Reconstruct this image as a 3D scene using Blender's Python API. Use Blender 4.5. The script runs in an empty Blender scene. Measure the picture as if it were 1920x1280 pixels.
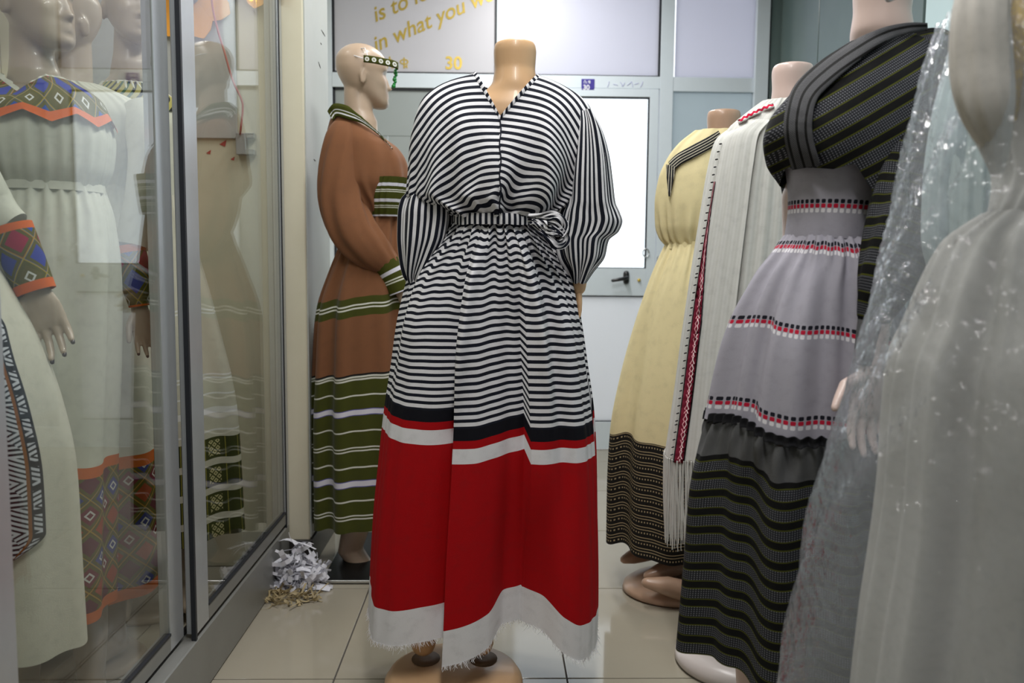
import bpy, bmesh, math, random
import numpy as np
from mathutils import Vector, Matrix

rnd = random.Random(7)
S = bpy.context.scene
COL = S.collection
# ---------------------------------------------------------------- camera
FPX, CAMZ = 1547.0, 1.066
YAW, TILT, ROLL = math.radians(-1.3), math.radians(5.17), math.radians(0.5)
cam_d = bpy.data.cameras.new('camera'); cam = bpy.data.objects.new('camera', cam_d); COL.objects.link(cam)
cam_d.sensor_width = 36.0; cam_d.lens = 36.0 * FPX / 1920.0; cam_d.clip_start = 0.05
CM = Matrix.Rotation(YAW, 3, 'Z') @ Matrix.Rotation(math.pi / 2 - TILT, 3, 'X') @ Matrix.Rotation(ROLL, 3, 'Z')
cam.matrix_world = Matrix.Translation((0, 0, CAMZ)) @ CM.to_4x4()
cam_d.dof.use_dof = True; cam_d.dof.focus_distance = 2.05; cam_d.dof.aperture_fstop = 4.0
S.camera = cam
# ---------------------------------------------------------------- world, light, exposure
S.view_settings.view_transform = 'Standard'; S.view_settings.look = 'None'
S.view_settings.gamma = 1.0; S.view_settings.exposure = 0.42; S.view_settings.use_curve_mapping = False
W = bpy.data.worlds.new('sky'); S.world = W; W.use_nodes = True
W.node_tree.nodes['Background'].inputs[0].default_value = (0.90, 0.95, 1.0, 1)
W.node_tree.nodes['Background'].inputs[1].default_value = 1.5
S.cycles.max_bounces = 7; S.cycles.diffuse_bounces = 3; S.cycles.glossy_bounces = 4; S.cycles.transparent_max_bounces = 24
LAMP_W = 20.5          # watts of each ceiling lamp (set in its builder)
LAMPS = [(0.10, 0.55), (0.15, 2.15), (0.2, 3.85)]

# ---------------------------------------------------------------- pixel helpers
CMn = np.array(CM)
def P(px, py, Y):
    """point on the plane y = Y that the photograph's pixel (px, py) looks at"""
    d = CMn @ np.array([(px - 960.0) / FPX, (640.0 - py) / FPX, -1.0])
    return np.array([0, 0, CAMZ]) + d * (Y / d[1])
def PX(px, py, X):
    d = CMn @ np.array([(px - 960.0) / FPX, (640.0 - py) / FPX, -1.0])
    return np.array([0, 0, CAMZ]) + d * (X / d[0])

# ---------------------------------------------------------------- object helpers
ORG = {}
def tag(o, label=None, cat=None, group=None, kind=None):
    if label: o['label'] = label
    if cat: o['category'] = cat
    if group: o['group'] = group
    if kind: o['kind'] = kind
    return o
def thing(name, loc, label=None, cat=None, group=None, kind=None):
    o = bpy.data.objects.new(name, None); COL.objects.link(o); o.location = loc
    o.empty_display_size = 0.05
    ORG[o] = np.array(loc, float)
    return tag(o, label, cat, group, kind)
def link_mesh(name, me, mat, parent, loc=None):
    """me is in world coordinates; it is moved to its parent's (or its own) origin"""
    o = bpy.data.objects.new(name, me); COL.objects.link(o)
    if parent is not None:
        org = ORG[parent]; me.transform(Matrix.Translation(tuple(-org))); o.parent = parent; ORG[o] = org
    else:
        n = len(me.vertices); co = np.empty(n * 3); me.vertices.foreach_get('co', co); co = co.reshape(-1, 3)
        org = np.array([(co[:, 0].min() + co[:, 0].max()) / 2, (co[:, 1].min() + co[:, 1].max()) / 2, co[:, 2].min()])
        if loc is not None: org = np.array(loc, float)
        me.transform(Matrix.Translation(tuple(-org))); o.location = org; ORG[o] = org
    if mat is not None:
        for m in (mat if isinstance(mat, (list, tuple)) else [mat]): me.materials.append(m)
    return o
def smooth(me):
    me.polygons.foreach_set('use_smooth', [True] * len(me.polygons))
def box_bm(bm, x0, x1, y0, y1, z0, z1, bev=0.0):
    r = bmesh.ops.create_cube(bm, size=1.0)['verts']
    bmesh.ops.scale(bm, vec=(x1 - x0, y1 - y0, z1 - z0), verts=r)
    bmesh.ops.translate(bm, vec=((x0 + x1) / 2, (y0 + y1) / 2, (z0 + z1) / 2), verts=r)
    if bev > 0:
        es = list({e for v in r for e in v.link_edges})
        bmesh.ops.bevel(bm, geom=es, offset=bev, segments=1, affect='EDGES')
def bm_obj(name, bm, mat, parent=None, sm=False):
    me = bpy.data.meshes.new(name); bm.normal_update(); bm.to_mesh(me); bm.free()
    if sm: smooth(me)
    return link_mesh(name, me, mat, parent)
def box(name, x0, x1, y0, y1, z0, z1, mat, parent=None, bev=0.0015, **kw):
    bm = bmesh.new(); box_bm(bm, min(x0, x1), max(x0, x1), min(y0, y1), max(y0, y1), min(z0, z1), max(z0, z1), bev)
    return tag(bm_obj(name, bm, mat, parent), **kw)
def grid(name, Pt, UV, mat, parent=None, thick=0.0, extra=None):
    """surface through an R x C array of points"""
    R, C = Pt.shape[:2]
    idx = np.arange(R * C).reshape(R, C)
    q = np.stack([idx[:-1, :-1], idx[1:, :-1], idx[1:, 1:], idx[:-1, 1:]], -1).reshape(-1, 4)
    me = bpy.data.meshes.new(name)
    me.vertices.add(R * C); me.vertices.foreach_set('co', Pt.reshape(-1).astype(np.float32))
    me.loops.add(q.size); me.loops.foreach_set('vertex_index', q.reshape(-1).astype(np.int32))
    me.polygons.add(len(q)); me.polygons.foreach_set('loop_start', np.arange(0, q.size, 4, dtype=np.int32))
    me.update(calc_edges=True)
    if UV is not None:
        uv = me.uv_layers.new(name='UVMap'); uv.data.foreach_set('uv', UV.reshape(-1, 2)[q.reshape(-1)].reshape(-1).astype(np.float32))
    smooth(me)
    o = link_mesh(name, me, mat, parent)
    if thick:
        m = o.modifiers.new('thickness', 'SOLIDIFY'); m.thickness = thick; m.offset = 0
    return o
def tube_bm(bm, pts, rad, seg=10, flat=1.0, caps=True):
    """round tube through pts with a radius at each point and rounded ends"""
    pts = [Vector(p) for p in pts]; rad = list(rad) if hasattr(rad, '__len__') else [rad] * len(pts)
    if caps:
        d0 = (pts[0] - pts[1]).normalized(); d1 = (pts[-1] - pts[-2]).normalized()
        pts = [pts[0] + d0 * rad[0] * .9, pts[0] + d0 * rad[0] * .55] + pts + [pts[-1] + d1 * rad[-1] * .55, pts[-1] + d1 * rad[-1] * .9]
        rad = [rad[0] * .35, rad[0] * .8] + rad + [rad[-1] * .8, rad[-1] * .35]
    rings = []; up = Vector((0.13, 0.21, 0.97)); prev = None
    for i, p in enumerate(pts):
        t = (pts[min(i + 1, len(pts) - 1)] - pts[max(i - 1, 0)]).normalized()
        if prev is None:
            a = t.orthogonal().normalized()
        else:
            a = (prev - t * prev.dot(t)).normalized()
        prev = a; b = t.cross(a)
        rings.append([bm.verts.new(p + (a * math.cos(k * 2 * math.pi / seg) + b * math.sin(k * 2 * math.pi / seg) * flat) * rad[i]) for k in range(seg)])
    for r0, r1 in zip(rings, rings[1:]):
        for k in range(seg): bm.faces.new((r0[k], r0[(k + 1) % seg], r1[(k + 1) % seg], r1[k]))
    bm.faces.new(rings[0][::-1]); bm.faces.new(rings[-1])
def tube(name, pts, rad, mat, parent=None, seg=10, **kw):
    bm = bmesh.new(); tube_bm(bm, pts, rad, seg); return tag(bm_obj(name, bm, mat, parent, True), **kw)
def curve_pts(keys, n):
    k = np.array(keys, float); m = len(k)
    t = np.linspace(0, m - 1, n); out = []
    for x in t:
        i = min(int(x), m - 2); f = x - i
        p0, p1, p2, p3 = k[max(i - 1, 0)], k[i], k[i + 1], k[min(i + 2, m - 1)]
        out.append(0.5 * ((2 * p1) + (-p0 + p2) * f + (2 * p0 - 5 * p1 + 4 * p2 - p3) * f * f + (-p0 + 3 * p1 - 3 * p2 + p3) * f ** 3))
    return np.array(out)
def pchip(x, y, q):
    x = np.asarray(x, float); y = np.asarray(y, float); q = np.asarray(q, float)
    h = np.diff(x); d = np.diff(y) / h; m = np.zeros_like(y)
    for i in range(1, len(x) - 1):
        if d[i - 1] * d[i] > 0:
            w1, w2 = 2 * h[i] + h[i - 1], h[i] + 2 * h[i - 1]; m[i] = (w1 + w2) / (w1 / d[i - 1] + w2 / d[i])
    m[0], m[-1] = d[0], d[-1]
    i = np.clip(np.searchsorted(x, q) - 1, 0, len(x) - 2); t = (q - x[i]) / h[i]
    return ((1 + 2 * t) * (1 - t) ** 2 * y[i] + t * (1 - t) ** 2 * h[i] * m[i] + t * t * (3 - 2 * t) * y[i + 1] + t * t * (t - 1) * h[i] * m[i + 1])
def sstep(a, b, x):
    t = np.clip((x - a) / (b - a), 0, 1); return t * t * (3 - 2 * t)
def folds(seed, lo, hi, k=5):
    """periodic fold profile in -1..1 round a garment"""
    r = random.Random(seed); cs = [(r.randint(lo, hi), r.uniform(0, 6.28), r.uniform(.5, 1)) for _ in range(k)]
    tot = sum(c[2] for c in cs) * .7
    def f(phi): return np.tanh(1.4 * sum(a * np.cos(n * phi + p) for n, p, a in cs) / tot)
    return f

def loft(name, rows, Y0, mat, parent=None, N=200, M=80, disp=None, sq=1.0, uvf=None, phi0=0.0, phi1=2 * math.pi, thick=0.0):
    """Cloth shell through horizontal rings. rows: (y, xl, xr, depth radius[, dy]) : the ring's pixel row at its near side, its
    pixel edges, its half depth in metres and how many pixels lower its right edge hangs. u, v of the UV map are pixel units."""
    rows = [tuple(r) + (0,) * (5 - len(r)) for r in rows]; A = np.array(rows, float)
    v = np.linspace(A[0, 0], A[-1, 0], M)
    xl, xr, b, dy = (pchip(A[:, 0], A[:, k], v) for k in (1, 2, 3, 4))
    phi = np.linspace(phi0, phi1, N); sp, cp = np.sin(phi), np.cos(phi)
    if sq != 1.0:
        sp = np.sign(sp) * np.abs(sp) ** sq; cp = np.sign(cp) * np.abs(cp) ** sq
    Pt = np.zeros((M, N, 3)); UV = np.zeros((M, N, 2))
    for i in range(M):
        cx = (xl[i] + xr[i]) / 2
        z = P(cx, v[i], Y0 - b[i])[2]
        L, Rr = P(xl[i], v[i], Y0), P(xr[i], v[i], Y0)
        a = (Rr[0] - L[0]) / 2; c = (Rr[0] + L[0]) / 2; tz = -dy[i] / 2 * Y0 / FPX
        dn, dz, dt = (0, 0, 0) if disp is None else disp(phi, v[i])
        per = np.hypot(a * cp, b[i] * sp) + 1e-6
        nx, ny = -sp * b[i] / per, cp * a / per          # outward normal of the ellipse
        Pt[i, :, 0] = c - a * sp + nx * dn + ny * dt
        Pt[i, :, 1] = Y0 + b[i] * cp + ny * dn - nx * dt
        Pt[i, :, 2] = z + tz * (-sp) - np.asarray(dz) * Y0 / FPX
        UV[i, :, 0] = np.cumsum(np.r_[0, np.hypot(np.diff(a * sp), np.diff(b[i] * cp))]) * FPX / Y0
        UV[i, :, 1] = v[i]
    # u: same number at every row, measured on the widest ring
    w = int(np.argmax(UV[:, -1, 0])); UV[:, :, 0] = UV[w:w + 1, :, 0]
    if uvf is not None: UV = uvf(Pt, UV, phi, v)
    o = grid(name, Pt, UV, mat, parent, thick)
    return o, Pt

# ---------------------------------------------------------------- node expressions
class V:
    """a number inside a node tree; + - * / build Math nodes"""
    def __init__(s, nt, k): s.nt, s.k = nt, k
    def m(s, op, *a):
        n = s.nt.nodes.new('ShaderNodeMath'); n.operation = op
        for i, x in enumerate((s,) + a):
            x = x.k if isinstance(x, V) else x
            if isinstance(x, (int, float)): n.inputs[i].default_value = x
            else: s.nt.links.new(x, n.inputs[i])
        return V(s.nt, n.outputs[0])
    def __add__(s, o): return s.m('ADD', o)
    def __radd__(s, o): return s.m('ADD', o)
    def __sub__(s, o): return s.m('SUBTRACT', o)
    def __rsub__(s, o): return (s * -1.0) + o
    def __mul__(s, o): return s.m('MULTIPLY', o)
    def __rmul__(s, o): return s.m('MULTIPLY', o)
    def __truediv__(s, o): return s.m('DIVIDE', o)
    def fr(s): return s.m('FRACT')
    def fl(s): return s.m('FLOOR')
    def ab(s): return s.m('ABSOLUTE')
    def sin(s): return s.m('SINE')
    def lt(s, o): return s.m('LESS_THAN', o)
    def gt(s, o): return s.m('GREATER_THAN', o)
    def mn(s, o): return s.m('MINIMUM', o)
    def mx(s, o): return s.m('MAXIMUM', o)
    def bt(s, a, b): return s.gt(a) * s.lt(b)
    def pp(s, p): return s.m('PINGPONG', p)
def colmix(nt, f, a, b):
    n = nt.nodes.new('ShaderNodeMix'); n.data_type = 'RGBA'
    for x, i in ((f, 0), (a, 6), (b, 7)):
        x = x.k if isinstance(x, V) else x
        if isinstance(x, (int, float)): n.inputs[i].default_value = x
        elif isinstance(x, tuple): n.inputs[i].default_value = x if len(x) == 4 else x + (1,)
        else: nt.links.new(x, n.inputs[i])
    return n.outputs[2]
def noise(nt, vec, scale, detail=3.0, rough=.5):
    n = nt.nodes.new('ShaderNodeTexNoise'); n.inputs['Scale'].default_value = scale; n.inputs['Detail'].default_value = detail
    n.inputs['Roughness'].default_value = rough
    if vec is not None: nt.links.new(vec, n.inputs['Vector'])
    return V(nt, n.outputs['Fac'])
def new_mat(name, col=(.8, .8, .8), rough=.5, metal=0.0, spec=.5, coat=0.0):
    m = bpy.data.materials.new(name); m.use_nodes = True; nt = m.node_tree; b = nt.nodes['Principled BSDF']
    b.inputs['Base Color'].default_value = col + (1,); b.inputs['Roughness'].default_value = rough
    b.inputs['Metallic'].default_value = metal; b.inputs['Specular IOR Level'].default_value = spec
    if coat: b.inputs['Coat Weight'].default_value = coat; b.inputs['Coat Roughness'].default_value = .05
    return m, nt, b
def bump(nt, b, h, strength=.2, dist=.002):
    n = nt.nodes.new('ShaderNodeBump'); n.inputs['Strength'].default_value = strength; n.inputs['Distance'].default_value = dist
    nt.links.new(h.k if isinstance(h, V) else h, n.inputs['Height']); nt.links.new(n.outputs[0], b.inputs['Normal'])
def mottled(name, c1, c2, scale=6.0, rough=.5, bs=0.0, **kw):
    """plain surface with a little procedural unevenness"""
    m, nt, b = new_mat(name, c1, rough, **kw); tc = nt.nodes.new('ShaderNodeTexCoord')
    f = noise(nt, tc.outputs['Object'], scale, 5, .6)
    nt.links.new(colmix(nt, f, c1, c2), b.inputs['Base Color'])
    if bs: bump(nt, b, noise(nt, tc.outputs['Object'], scale * 12, 3), bs)
    return m
def cloth(name, fn, rough=.9, weave=.12, sheen=.0, trans=0.0, var=.10, alpha=None):
    """woven cloth whose print is fn(nt, u, v) -> colour; u, v from the UV map"""
    m, nt, b = new_mat(name, rough=rough, spec=.2); L = nt.links
    uvn = nt.nodes.new('ShaderNodeUVMap'); uvn.uv_map = 'UVMap'
    sp = nt.nodes.new('ShaderNodeSeparateXYZ'); L.new(uvn.outputs[0], sp.inputs[0])
    u, v = V(nt, sp.outputs[0]), V(nt, sp.outputs[1])
    c = fn(nt, u, v) if callable(fn) else fn
    n1 = noise(nt, uvn.outputs[0], .05, 4); n2 = noise(nt, uvn.outputs[0], .8, 2)
    f = ((n1 - .5) * 1.2 + (n2 - .5) * .8).mx(0.0) * (var * 4)
    c2 = colmix(nt, f.mn(1.0), c, (0.02, 0.02, 0.02))
    L.new(c2, b.inputs['Base Color'])
    if weave:
        w = ((u * 2.2).sin() * (v * 2.2).sin()) * .5 + noise(nt, uvn.outputs[0], .35, 3) * 1.5
        bump(nt, b, w, weave, .0015)
    if sheen: b.inputs['Sheen Weight'].default_value = sheen
    if trans or alpha is not None:
        out = nt.nodes['Material Output']; sh = b.outputs[0]
        if trans:
            t = nt.nodes.new('ShaderNodeBsdfTranslucent'); L.new(c2, t.inputs[0])
            mx = nt.nodes.new('ShaderNodeMixShader'); mx.inputs[0].default_value = trans
            L.new(sh, mx.inputs[1]); L.new(t.outputs[0], mx.inputs[2]); sh = mx.outputs[0]
        if alpha is not None:
            t = nt.nodes.new('ShaderNodeBsdfTransparent')
            mx = nt.nodes.new('ShaderNodeMixShader')
            a = alpha(nt, u, v) if callable(alpha) else alpha
            if isinstance(a, V): L.new(a.k, mx.inputs[0])
            else: mx.inputs[0].default_value = a
            L.new(t.outputs[0], mx.inputs[1]); L.new(sh, mx.inputs[2]); sh = mx.outputs[0]
        L.new(sh, out.inputs[0])
    return m
def thin_glass(name, tint=(.93, .97, .95), rough=.0, haze=0.0, hcol=(.8, .8, .8), ior=1.5):
    """window glass: clear straight through, Fresnel reflections"""
    m = bpy.data.materials.new(name); m.use_nodes = True; nt = m.node_tree; L = nt.links
    nt.nodes.remove(nt.nodes['Principled BSDF']); out = nt.nodes['Material Output']
    t = nt.nodes.new('ShaderNodeBsdfTransparent'); t.inputs[0].default_value = tint + (1,)
    g = nt.nodes.new('ShaderNodeBsdfGlossy'); g.inputs['Roughness'].default_value = rough
    geo = nt.nodes.new('ShaderNodeNewGeometry'); dt = nt.nodes.new('ShaderNodeVectorMath'); dt.operation = 'DOT_PRODUCT'
    L.new(geo.outputs['Normal'], dt.inputs[0]); L.new(geo.outputs['Incoming'], dt.inputs[1])
    r0 = ((ior - 1) / (ior + 1)) ** 2; fk = (1.0 - V(nt, dt.outputs['Value']).ab()).m('POWER', 5.0) * (1 - r0) + r0   # Schlick, the same from both sides
    sh = t.outputs[0]
    if haze:
        d = nt.nodes.new('ShaderNodeBsdfDiffuse'); d.inputs[0].default_value = hcol + (1,)
        tl = nt.nodes.new('ShaderNodeBsdfTranslucent'); tl.inputs[0].default_value = hcol + (1,)
        md = nt.nodes.new('ShaderNodeMixShader'); L.new(d.outputs[0], md.inputs[1]); L.new(tl.outputs[0], md.inputs[2])
        mh = nt.nodes.new('ShaderNodeMixShader'); mh.inputs[0].default_value = haze
        L.new(sh, mh.inputs[1]); L.new(md.outputs[0], mh.inputs[2]); sh = mh.outputs[0]
    mx = nt.nodes.new('ShaderNodeMixShader'); L.new(fk.k, mx.inputs[0]); L.new(sh, mx.inputs[1]); L.new(g.outputs[0], mx.inputs[2])
    L.new(mx.outputs[0], out.inputs[0])
    return m
def frosted(name, col, tr=.5, rough=.35):
    m, nt, b = new_mat(name, col, rough); L = nt.links
    t = nt.nodes.new('ShaderNodeBsdfTranslucent'); t.inputs[0].default_value = col + (1,)
    mx = nt.nodes.new('ShaderNodeMixShader'); mx.inputs[0].default_value = tr
    L.new(b.outputs[0], mx.inputs[1]); L.new(t.outputs[0], mx.inputs[2]); L.new(mx.outputs[0], nt.nodes['Material Output'].inputs[0])
    return m

# ---------------------------------------------------------------- plain materials
M_ALU = mottled('aluminium', (.52, .54, .56), (.46, .48, .50), 30, .32, metal=.55)
M_ALUD = mottled('dull_aluminium', (.30, .30, .285), (.25, .25, .235), 12, .42, metal=.4)
M_SEAL = new_mat('rubber_seal', (.012, .014, .02), .5)[0]
M_CREAM = mottled('cream_paint', (.70, .66, .52), (.60, .56, .42), 5, .55, .05)
M_FRAME = mottled('white_aluminium', (.70, .77, .83), (.66, .73, .79), 20, .3)
M_WALL = mottled('white_paint', (.48, .49, .48), (.42, .43, .42), 4, .6, .05)
M_SIDE_SHADE = mottled('pillar_side_shade', (.50, .52, .50), (.40, .42, .40), 5, .5, .05)  # for the pillar's side face: its shade is put into this grey
M_CEIL = mottled('ceiling_paint', (.46, .46, .45), (.42, .42, .41), 3, .8)
M_BLACK = mottled('black_skirting', (.012, .012, .014), (.03, .025, .02), 20, .35)
M_GLASS = thin_glass('showcase_glass', (.975, .985, .975))
M_CLEAR = thin_glass('door_glass', (.97, .99, 1.0))
M_GROUT = mottled('grout', (.05, .04, .03), (.08, .07, .06), 40, .8)
M_FROST = frosted('frosted_panel', (.72, .72, .79), .5)
M_FROSTG = frosted('frosted_grey_panel', (.64, .63, .66), .28)
M_FROSTL = frosted('frosted_green_grey_panel', (.42, .46, .46), .2)
M_PANEL = frosted('white_door_panel', (.84, .85, .87), .45)
M_WINDOW = thin_glass('window_glass', (.62, .68, .70), haze=.6, hcol=(.42, .45, .46))
M_TEAL = mottled('teal_panel', (.10, .145, .145), (.14, .19, .18), 3, .2)
M_AQP = mottled('pale_aqua_panel', (.52, .68, .70), (.56, .70, .72), 3, .25)
M_GOLD = mottled('gold_vinyl', (.62, .42, .06), (.75, .58, .16), 60, .3, metal=.6)
M_BLUE = new_mat('blue_sign', (.045, .03, .28), .35)[0]
M_WHITE = new_mat('white_print', (.85, .85, .88), .5)[0]
M_BLK = new_mat('black_plastic', (.012, .012, .014), .3)[0]
M_INK = new_mat('faded_ink', (.45, .47, .68), .6)[0]
M_STEEL = new_mat('steel', (.6, .6, .6), .25, metal=.9)[0]
def tile_mat():
    m, nt, b = new_mat('glazed_tile', (.62, .58, .50), .07, spec=.5)
    tc = nt.nodes.new('ShaderNodeTexCoord'); f = noise(nt, tc.outputs['Object'], 3.0, 6, .6)
    nt.links.new(colmix(nt, f, (.30, .268, .205), (.345, .315, .255)), b.inputs['Base Color'])
    r = noise(nt, tc.outputs['Object'], 9.0, 5) * .10 + .04
    nt.links.new(r.k, b.inputs['Roughness'])
    return m
M_TILE = tile_mat()

# ================================================================= the room
CX = -0.715                      # face of the glass showcase
BY = 4.77                        # shop front at the far end
XR = 1.62                        # right wall
floor = box('floor', -1.75, XR + .1, -2.2, 6.0, -.06, -.004, M_GROUT, kind='structure', bev=0)
TX, TY, TS = -0.406, 2.058, 0.604
tile_me = None
for i in range(-3, 4):
    for j in range(-4, 5):
        x0, y0 = TX + i * TS, TY + j * TS
        x1, y1 = min(x0 + TS, XR), min(y0 + TS, BY + .3)
        if x1 - x0 < .05 or y1 - y0 < .05: continue
        box('tile', x0 + .002, x1 - .002, y0 + .002, y1 - .002, -.01, 0, M_TILE, floor, .0012)
ceiling = box('ceiling', -1.75, XR + .1, -2.2, BY + .1, 2.9, 2.96, M_CEIL, kind='structure', bev=0)
box('wall_left', -1.75, -1.65, -2.2, BY + .1, 0, 2.9, M_CREAM, kind='structure', bev=0)
wr = box('wall_right', XR, XR + .1, -2.2, BY + .1, 0, 2.9, M_WALL, kind='structure', bev=0)
for y0, y1, m in ((-.9, .4, M_AQP), (.41, 1.7, M_AQP), (1.71, 3.15, M_AQP), (3.17, 4.19, M_TEAL), (4.20, BY - .03, M_TEAL)):
    box('panel', XR - .012, XR, y0, y1, .1, 2.85, m, wr)
box('wall_back', -1.75, XR + .1, -2.3, -2.2, 0, 2.9, M_WALL, kind='structure', bev=0)
# cream cross wall and its pillar end
COLY0, COLY1, COLX = 2.86, 3.26, -0.645
pil = box('wall_pillar', -1.65, COLX, COLY0, COLY1, 0, 2.9, M_CREAM, kind='structure', bev=.004)
box('side_face', COLX, COLX + .004, COLY0 + .01, COLY1 - .002, .105, 2.9, M_SIDE_SHADE, pil, 0)
M_SCUFF = new_mat('scuff', (.10, .09, .08), .7)[0]
for x, y, dx, dy in ((606, 62, 7, 12), (599, 122, 4, 12), (602, 82, 2, 3), (590, 300, 3, 3)):
    q0, q1 = PX(x - dx / 2, y - dy / 2, COLX + .0045), PX(x + dx / 2, y + dy / 2, COLX + .0045); tube('scuff_mark', [q0, (q0 + q1) / 2, q1], [.001, .002, .0008], M_SCUFF, pil, 6)
box('baseboard_pillar', CX - .02, COLX + .012, COLY0 - .012, COLY1, 0, .10, M_BLACK, kind='structure')

# ---- the aluminium shop front
def bx_px(name, xl, xr, yt, yb, Yf, Yb, mat, parent, **kw):
    a, c = P(xl, (yt + yb) / 2, Yf), P(xr, (yt + yb) / 2, Yf)
    t, d = P((xl + xr) / 2, yt, Yf), P((xl + xr) / 2, yb, Yf)
    return box(name, a[0], c[0], Yf, Yb, d[2], t[2], mat, parent, **kw)
X0, X1, X2, X3, X4, X5, X6 = -.915, .008, .075, .935, 1.01, 1.47, 1.545
ZH0, ZH1 = 2.065, 2.145
win1 = thing('window_1', (-.45, BY, 0), kind='structure')
win2 = thing('window_2', (1.24, BY, 0), kind='structure')
trans = thing('window_3', (.5, BY, ZH1), kind='structure')
fd = .05
box('jamb', X0 - .045, X0, BY, BY + fd, 0, 2.9, M_FRAME, win1)
box('jamb', X1, X2, BY - .004, BY + fd, 0, 2.9, M_FRAME, win1)
box('header', X0, X1, BY - .002, BY + fd, ZH0, ZH1, M_FRAME, win1)
box('sill', X0, X1, BY, BY + fd, 0, .12, M_FRAME, win1)
n = 6
for k in range(n):
    w = (X1 - X0) / n; x = X0 + k * w
    box('panel', x + .001, x + w - .001, BY + .016, BY + .03, .12, 1.80, M_FROSTL, win1)
box('pane', X0 + .001, X1, BY + .014, BY + .03, 1.80, ZH0, M_FROSTL, win1)
box('text_panel', X0 + .012, X1 - .012, BY + .012, BY + .022, ZH1 + .01, 2.9, M_FROSTG, trans)
box('seal', X0 + .0005, X0 + .014, BY + .006, BY + .03, 0, 2.9, M_SEAL, trans, bev=0)
box('seal', X1 - .012, X1, BY + .006, BY + .03, ZH1, 2.9, M_SEAL, trans, bev=0)
box('seal', X0, X1, BY + .006, BY + .03, ZH1, ZH1 + .008, M_SEAL, trans, bev=0)
box('seal', X0, X1, BY + .006, BY + .03, ZH0 - .014, ZH0, M_SEAL, trans, bev=0)
box('frosted_pane', X2 + .002, X3 - .01, BY + .012, BY + .022, ZH1 + .004, 2.9, M_FROST, trans)
box('seal', X3 - .012, X3, BY + .006, BY + .03, ZH1, 2.9, M_SEAL, trans, bev=0)
box('seal', X2, X3, BY + .006, BY + .012, ZH1, ZH1 + .006, M_SEAL, trans, bev=0)
box('frosted_pane', X4 + .01, X5, BY + .012, BY + .022, ZH1 + .004, 2.9, M_FROST, trans)
box('mullion', X3, X4, BY - .004, BY + fd, 0, 2.9, M_FRAME, trans)
box('header', X2, X3, BY - .002, BY + fd, ZH0 + .012, ZH1, M_FRAME, trans)
box('header', X4, X5, BY - .002, BY + fd, ZH0, ZH1, M_FRAME, trans)
box('post', X5, X6, BY - .02, BY + fd, 0, 2.9, M_FRAME, win2)
box('seal', X6, X6 + .008, BY - .012, BY + .03, 0, 2.9, M_SEAL, win2, bev=0)
box('side_panel', X6 + .008, XR, BY - .006, BY + .03, 0, 2.9, M_TEAL, win2)
box('pane', X4, X5, BY + .012, BY + .02, .12, ZH0, M_WINDOW, win2)
box('sill', X4, X5, BY, BY + fd, 0, .12, M_FRAME, win2)
# door
door = thing('door_1', (.5, BY, 0), kind='structure')
dl, dr = X2 + .006, X3 - .006
box('stile', dl, dl + .055, BY - .006, BY + .04, 0, ZH0 + .01, M_FRAME, door)
box('stile', dr - .05, dr, BY - .006, BY + .04, 0, ZH0 + .01, M_FRAME, door)
box('rail', dl + .055, dr - .05, BY - .006, BY + .04, 2.03, ZH0 + .01, M_FRAME, door)
box('rail', dl + .055, dr - .05, BY - .006, BY + .04, .905, 1.062, M_FRAME, door)
box('rail', dl + .055, dr - .05, BY - .006, BY + .04, 0.006, .165, M_FRAME, door)
for z0, z1 in ((2.022, 2.03), (1.062, 1.068), (.898, .905), (.165, .170)):
    box('seal', dl + .055, dr - .05, BY + .0, BY + .02, z0, z1, M_SEAL, door, bev=0)
box('seal', dr - .058, dr - .05, BY, BY + .02, 1.068, 2.022, M_SEAL, door, bev=0)
box('glass', dl + .055, dr - .058, BY + .008, BY + .014, 1.068, 2.022, M_CLEAR, door)
box('lower_panel', dl + .055, dr - .05, BY + .008, BY + .02, .17, .898, M_PANEL, door)
h = thing('door_handle', tuple(P(1172, 523, BY - .006)), 'black lever handle on the aluminium door rail', 'door handle')
hb = P(1174, 520, BY - .006)
bm = bmesh.new(); tube_bm(bm, [hb + [0, -.002, .022], hb + [0, -.002, -.022]], .018, 12); bm_obj('rose', bm, M_BLK, h, True)
tube('lever', [hb + [0, -.01, 0], hb + [0, -.045, 0], hb + [-.02, -.052, -.006], hb + [-.085, -.05, -.018]], [.010, .010, .011, .009], M_BLK, h)
kp = P(1198, 525, BY - .006)
tube('lock_cylinder', [kp, kp + [0, -.006, 0]], .010, M_GOLD, h)
pl = thing('padlock', tuple(P(1236, 492, BY - .03)), 'steel padlock with keys hanging on the door jamb', 'padlock')
pc = P(1236, 490, BY - .03)
bm = bmesh.new(); box_bm(bm, pc[0] - .016, pc[0] + .016, pc[1] - .008, pc[1] + .008, pc[2] - .03, pc[2] + .005, .003); bm_obj('body', bm, M_STEEL, pl)
tube('shackle', [pc + [-.011, 0, 0], pc + [-.011, 0, .022], pc + [0, 0, .034], pc + [.011, 0, .022], pc + [.011, 0, 0]], .003, M_STEEL, pl, 6)
rc = P(1211, 474, BY - .012)
tube('hasp_ring', [rc + [.018 * math.cos(a), 0, .024 * math.sin(a)] for a in np.linspace(0, 6.0, 14)], .0035, M_STEEL, None, 6,
     label='small steel pull ring on the door stile', cat='ring')

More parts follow.
